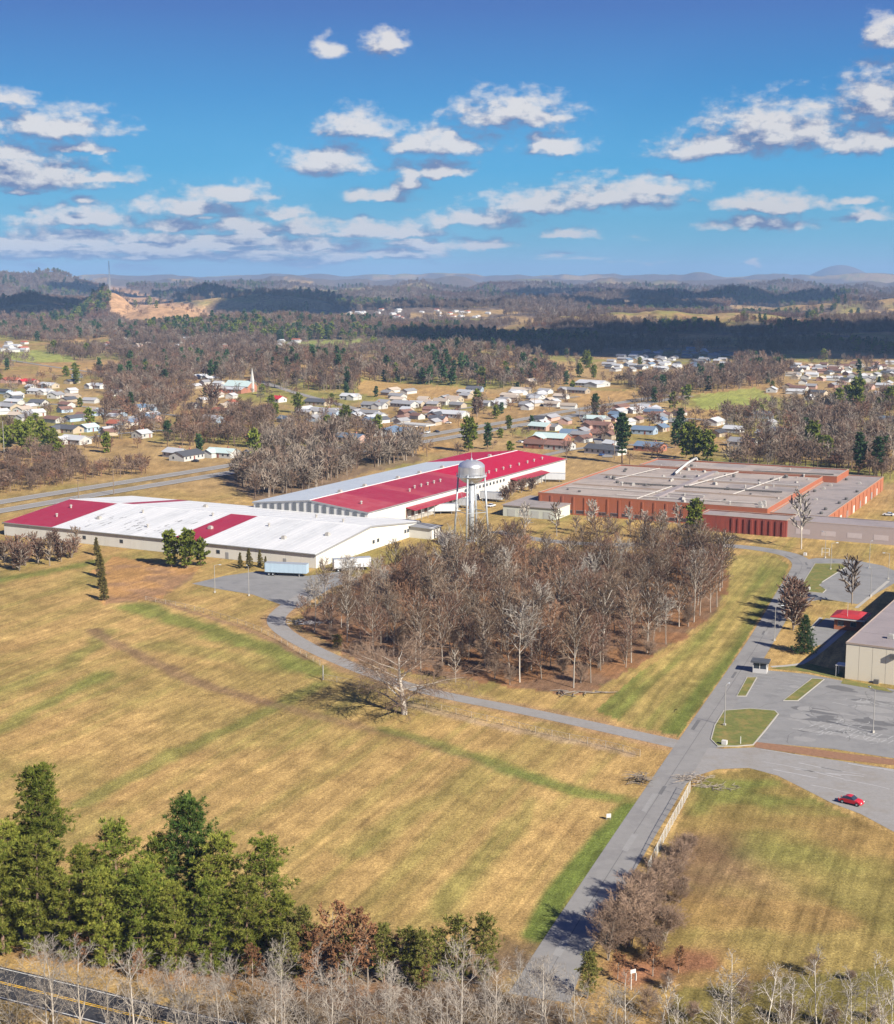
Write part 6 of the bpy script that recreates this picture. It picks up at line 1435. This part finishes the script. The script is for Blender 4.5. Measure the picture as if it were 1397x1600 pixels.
def field_pts(r0, r1, step, half=19.5):
    """jittered even cover of a wedge of country"""
    q = np.random.default_rng(int(r0)); n = int((r1 * r1 - r0 * r0) * R(half) / step ** 2)
    r = np.sqrt(q.uniform(r0 * r0, r1 * r1, n)); a = q.uniform(-R(half), R(half), n); return r * np.sin(a), r * np.cos(a)
HOUSES = np.array([(o.location.x, o.location.y) for o in COL.objects if o.name.startswith(('house', 'church'))])
def clear_of_houses(x, y, dmin=10):
    ok = np.ones(len(x), bool)
    for hx_, hy_ in HOUSES: ok &= (x - hx_) ** 2 + ((y - hy_)) ** 2 > dmin * dmin
    for hx_, hy_ in HOUSES:   # keep the street side towards the valley open
        ok &= ~((np.abs(x - hx_) < 7) & (y < hy_) & (y > hy_ - 26))
    return ok
# near belts behind the works
NB = [([(355,742),(420,702),(560,690),(655,700),(655,716),(560,735),(480,770),(400,780)],5.2,1.05,(4,4,4,1,0,4)),([(375,690),(640,690),(650,700),(420,706)],7,.95,(0,1,4,2)),([(-40,722),(60,714),(110,716),(150,730),(240,728),(230,742),(120,752),(60,766),(-40,776)],5,.62,(0,1,2,3)),
 ([(165,600),(300,590),(300,640),(240,660),(280,690),(180,690),(160,660)],9,1.0,(0,1,2,2,3,4)),([(280,650),(420,640),(440,690),(400,702),(280,700)],8,.9,(0,1,3,2)),([(440,655),(540,660),(600,690),(440,695)],8,.9,(0,2,4,1)),
 ([(1120,650),(1397,625),(1397,735),(1130,735),(1180,700),(1200,680),(1140,690)],8,1.0,(0,1,2,4,4,3)),([(1000,640),(1080,652),(1080,690),(990,660)],16,.8,(0,2,3)),([(780,640),(960,640),(960,700),(900,690),(840,660)],22,.8,(0,2,3,3)),([(640,640),(800,648),(800,700),(760,690),(700,672)],20,.7,(0,2,3)),([(1240,715),(1397,730),(1397,752),(1330,742)],7,.8,(0,1,3)),([(0,640),(110,640),(110,700),(0,690)],16,.8,(0,1,2))]
xs, ys, ss, ps = [], [], [], []
for i, (pp, st, s, ks) in enumerate(NB):
    x, y = field_pts(560, 1300, st * .95); px, py = proj(x, y, height(x, y)); k = in_poly(px, py, pp); x, y = x[k], y[k]
    k = clear_of_houses(x, y, 9) & (dist_line(x, y, HWY) > 20); x, y = x[k], y[k]
    xs.append(x); ys.append(y); ss.append(s * rng.uniform(.6, 1.1, len(x))); ps.append(rng.choice(ks, len(x)))
spread('grove', np.concatenate(xs), np.concatenate(ys), np.concatenate(ss), np.concatenate(ps), 'bare groves between the works, the highway and the houses')
# town trees, thin, and woods beyond
x, y = field_pts(700, 1700, 16); px, py = proj(x, y, height(x, y)); n_ = fbm(x / 120 + 4, y / 120, 3)
WOODS = [[(-20,508),(330,503),(300,530),(240,543),(170,528),(90,536),(-20,526)],[(240,532),(330,520),(430,520),(610,524),(615,505),(380,495),(240,510)],[(385,575),(440,556),(520,560),(600,590),(610,612),(520,612),(400,606)],[(555,596),(600,560),(700,545),(820,560),(885,590),(870,604),(800,606),(700,602)],[(1060,600),(1090,575),(1170,565),(1240,575),(1220,600),(1100,618)],[(960,600),(1060,590),(1075,625),(1000,632),(940,612)],[(150,580),(280,560),(390,570),(380,600),(160,600)]]
OPEN = [[(430,536),(560,530),(650,528),(640,540),(520,552),(430,552)],[(0,545),(110,556),(120,566),(0,566)],[(1080,618),(1180,606),(1215,626),(1190,650),(1100,648)],[(560,595),(720,605),(800,620),(700,628),(560,615)],[(900,600),(960,600),(1010,612),(1000,632),(900,632)],[(60,566),(190,562),(190,582),(60,584)],[(580,698),(730,692),(730,706),(600,716)],[(940,545),(1150,545),(1150,585),(940,585)]]
inw = np.zeros(len(x), bool); ino = np.zeros(len(x), bool)
for pp in OPEN: ino |= in_poly(px, py, pp)
k = (~ino) & (rng.random(len(x)) < .17 + .55 * sstep(.5, .62, n_)) & clear_of_houses(x, y, 9) & (dist_line(x, y, HWY) > 18)
spread('town_trees', x[k], y[k], rng.uniform(.45, .95, k.sum()), rng.choice((0, 1, 2, 3, 4, 0, 2, 1, 4, 3, 5, 6), k.sum()), 'scattered small trees among the houses of the town')
x, y = field_pts(1000, 2700, 8.4); px, py = proj(x, y, height(x, y)); inw = np.zeros(len(x), bool); ino = np.zeros(len(x), bool)
for pp in WOODS: inw |= in_poly(px + rng.uniform(-4, 4, len(x)), py, pp)
for pp in OPEN: ino |= in_poly(px, py, pp)
k = inw & ~ino & clear_of_houses(x, y, 9); rr_ = np.hypot(x, y)
spread('woodland', x[k], y[k], rng.uniform(.7, 1.15, k.sum()), rng.choice((0, 1, 2, 0, 1, 2, 3, 4, 4, 0, 1, 2, 4, 0, 1, 3, 5), k.sum()), 'leafless woods on the low hill and belts behind the town')
def hill_wood(name, r0, r1, step, size, label):
    x, y = field_pts(r0, r1, step); h = height(x, y); px, py = proj(x, y, h)
    w = sstep(.44, .52, fbm(x / 300 + 40, y / 420, 4)) if r0 < 4000 else sstep(.30, .36, fbm(x / 700, y / 900 + 3, 4))
    ok = rng.random(len(x)) < np.maximum(w, sstep(34, 64, h) * .8)
    for pp in ([(170,446),(188,444),(210,454),(262,468),(340,480),(340,504),(260,508),(200,506),(176,496),(170,470)],[(640,489),(760,487),(765,495),(640,497)],[(1140,477),(1215,474),(1220,489),(1150,491)],[(960,470),(1000,468),(1030,475),(980,478)],[(1320,487),(1397,484),(1397,494),(1340,495)],[(700,487),(850,482),(850,488),(720,495)],[(120,432),(165,434),(175,443),(150,440)],[(480,484),(780,484),(780,500),(480,502)]) + tuple(OPEN):
        ok &= ~(in_poly(px, py, pp) & (rng.random(len(x)) < .95))
    x, y = x[ok], y[ok]; k = clear_of_houses(x, y, 12) if r0 < 3000 else np.ones(len(x), bool); x, y = x[k], y[k]
    ev = fbm(x / 200 + 77, y / 200, 3) > .66
    pk = np.where(ev & (rng.random(len(x)) < .4), rng.choice((5, 6), len(x)), np.where(fbm(x / 260 + 5, y / 260, 2) > .6, rng.choice((3, 3, 0), len(x)), rng.choice((0, 1, 2, 4, 0, 1, 2), len(x))))
    return spread(name, x, y, size * rng.uniform(.75, 1.2, len(x)), pk, label), len(x)
r1_ = hill_wood('woodland', 1650, 3000, 10, 1.0, 'leafless woods covering the nearer hills'); r2_ = hill_wood('woodland', 3000, 5200, 15, 1.35, 'leafless woods covering the middle hills'); r3_ = hill_wood('woodland', 5200, 8200, 24, 1.45, 'hazy woods on the far hills')
print('WOODS', k.sum(), r1_[1], r2_[1], r3_[1])
# ------------------------------------------------------------------ clouds overhead that shade parts of the far country
CM = mat('cloud white', (.85, .86, .88), 1, .05, .01, spec=0)
def cloud(cx, cy, rx, ry, seed, label):
    q = random.Random(seed); mb = MB(); zc = 1650
    ox, oy = SDIR.x / SDIR.z * zc, SDIR.y / SDIR.z * zc
    for k in range(46):
        a = q.uniform(0, 6.28); f = math.sqrt(q.random()); x, y = f * rx * math.cos(a), f * ry * math.sin(a); r = (110 + 130 * (1 - f)) * q.uniform(.7, 1.2); zz = q.uniform(0, 90) * (1 - f)
        n = 12
        prof = [(.01, -.35)] + [(math.cos(t), max(-.35, math.sin(t) * .75)) for t in np.linspace(-.9, 1.45, 8)] + [(.01, .76)]
        i0 = len(mb.v)
        mb.lathe([(p * r, zz + z * r) for p, z in prof], n, (x, y))
    o = mb.build('cumulus_cloud', CM, None, True); o.location = (cx + ox, cy + oy, zc); o['kind'] = 'stuff'; o['label'] = label; return o
cloud(455, 2060, 240, 270, 1, 'white cumulus cloud high overhead, shading the hill behind the subdivision'); cloud(770, 2120, 300, 330, 2, 'white cumulus cloud high overhead, shading the hill at right')
cloud(235, 1980, 80, 100, 4, 'small white cumulus cloud high overhead')
p_ = T(60, 486); cloud(p_[0] - 330, 3500, 400, 330, 3, 'white cumulus cloud high overhead, shading the left hill foot'); cloud(-760, 4600, 330, 420, 5, 'white cumulus cloud high overhead, shading the left middle hill'); cloud(-250, 3700, 260, 200, 7, 'white cumulus cloud high overhead, shading a fold of the middle hills'); cloud(300, 4300, 380, 220, 8, 'broad white cumulus cloud high overhead, shading the middle ridge'); cloud(-1300, 6200, 420, 300, 9, 'white cumulus cloud high overhead, shading the far left ridge'); cloud(200, 6300, 600, 260, 10, 'long white cumulus cloud high overhead, shading the far middle ridge'); cloud(1050, 5100, 600, 420, 6, 'white cumulus cloud high overhead, shading the right far humps')
# ------------------------------------------------------------------ the air
hm = bpy.data.materials.new('thin haze'); hm.use_nodes = True; hm.node_tree.nodes.clear()
ho = N(hm.node_tree, 'ShaderNodeOutputMaterial'); pv = N(hm.node_tree, 'ShaderNodeVolumePrincipled'); pv.inputs['Color'].default_value = (.40, .64, 1, 1); pv.inputs['Density'].default_value = 7e-5; pv.inputs['Anisotropy'].default_value = 0
hm.node_tree.links.new(pv.outputs[0], ho.inputs['Volume'])
mb = MB(); mb.box(-25500, 25500, -25500, 25500, -60, 365); hzo = mb.build('haze', hm); hzo['kind'] = 'stuff'
# ------------------------------------------------------------------ look-alikes in countable rows are told apart by their order
ORD = ('leftmost', 'second from left', 'third from left', 'fourth from left', 'fifth from left', 'sixth from left', 'seventh from left', 'eighth from left', 'ninth from left', 'tenth from left', 'eleventh from left', 'twelfth from left', 'thirteenth from left', 'fourteenth from left', 'fifteenth from left', 'sixteenth from left')
by = {}
for o in COL.objects:
    if o.parent is None and 'label' in o and 'category' in o: by.setdefault(o['label'], []).append(o)
for lab, os_ in by.items():
    if 1 < len(os_) <= 16 and len(lab.split()) <= 13:
        os_.sort(key=lambda o: float(proj(o.location.x, o.location.y, o.location.z)[0]))
        for k, o in enumerate(os_): o['label'] = lab + ', ' + (ORD[k] if k < len(os_) - 1 or k == 0 else 'rightmost') + (' of %s' % ('two', 'three', 'four', 'five', 'six', 'seven', 'eight', 'nine', 'ten')[len(os_) - 2] if len(os_) <= 10 and len(lab.split()) <= 11 else '')
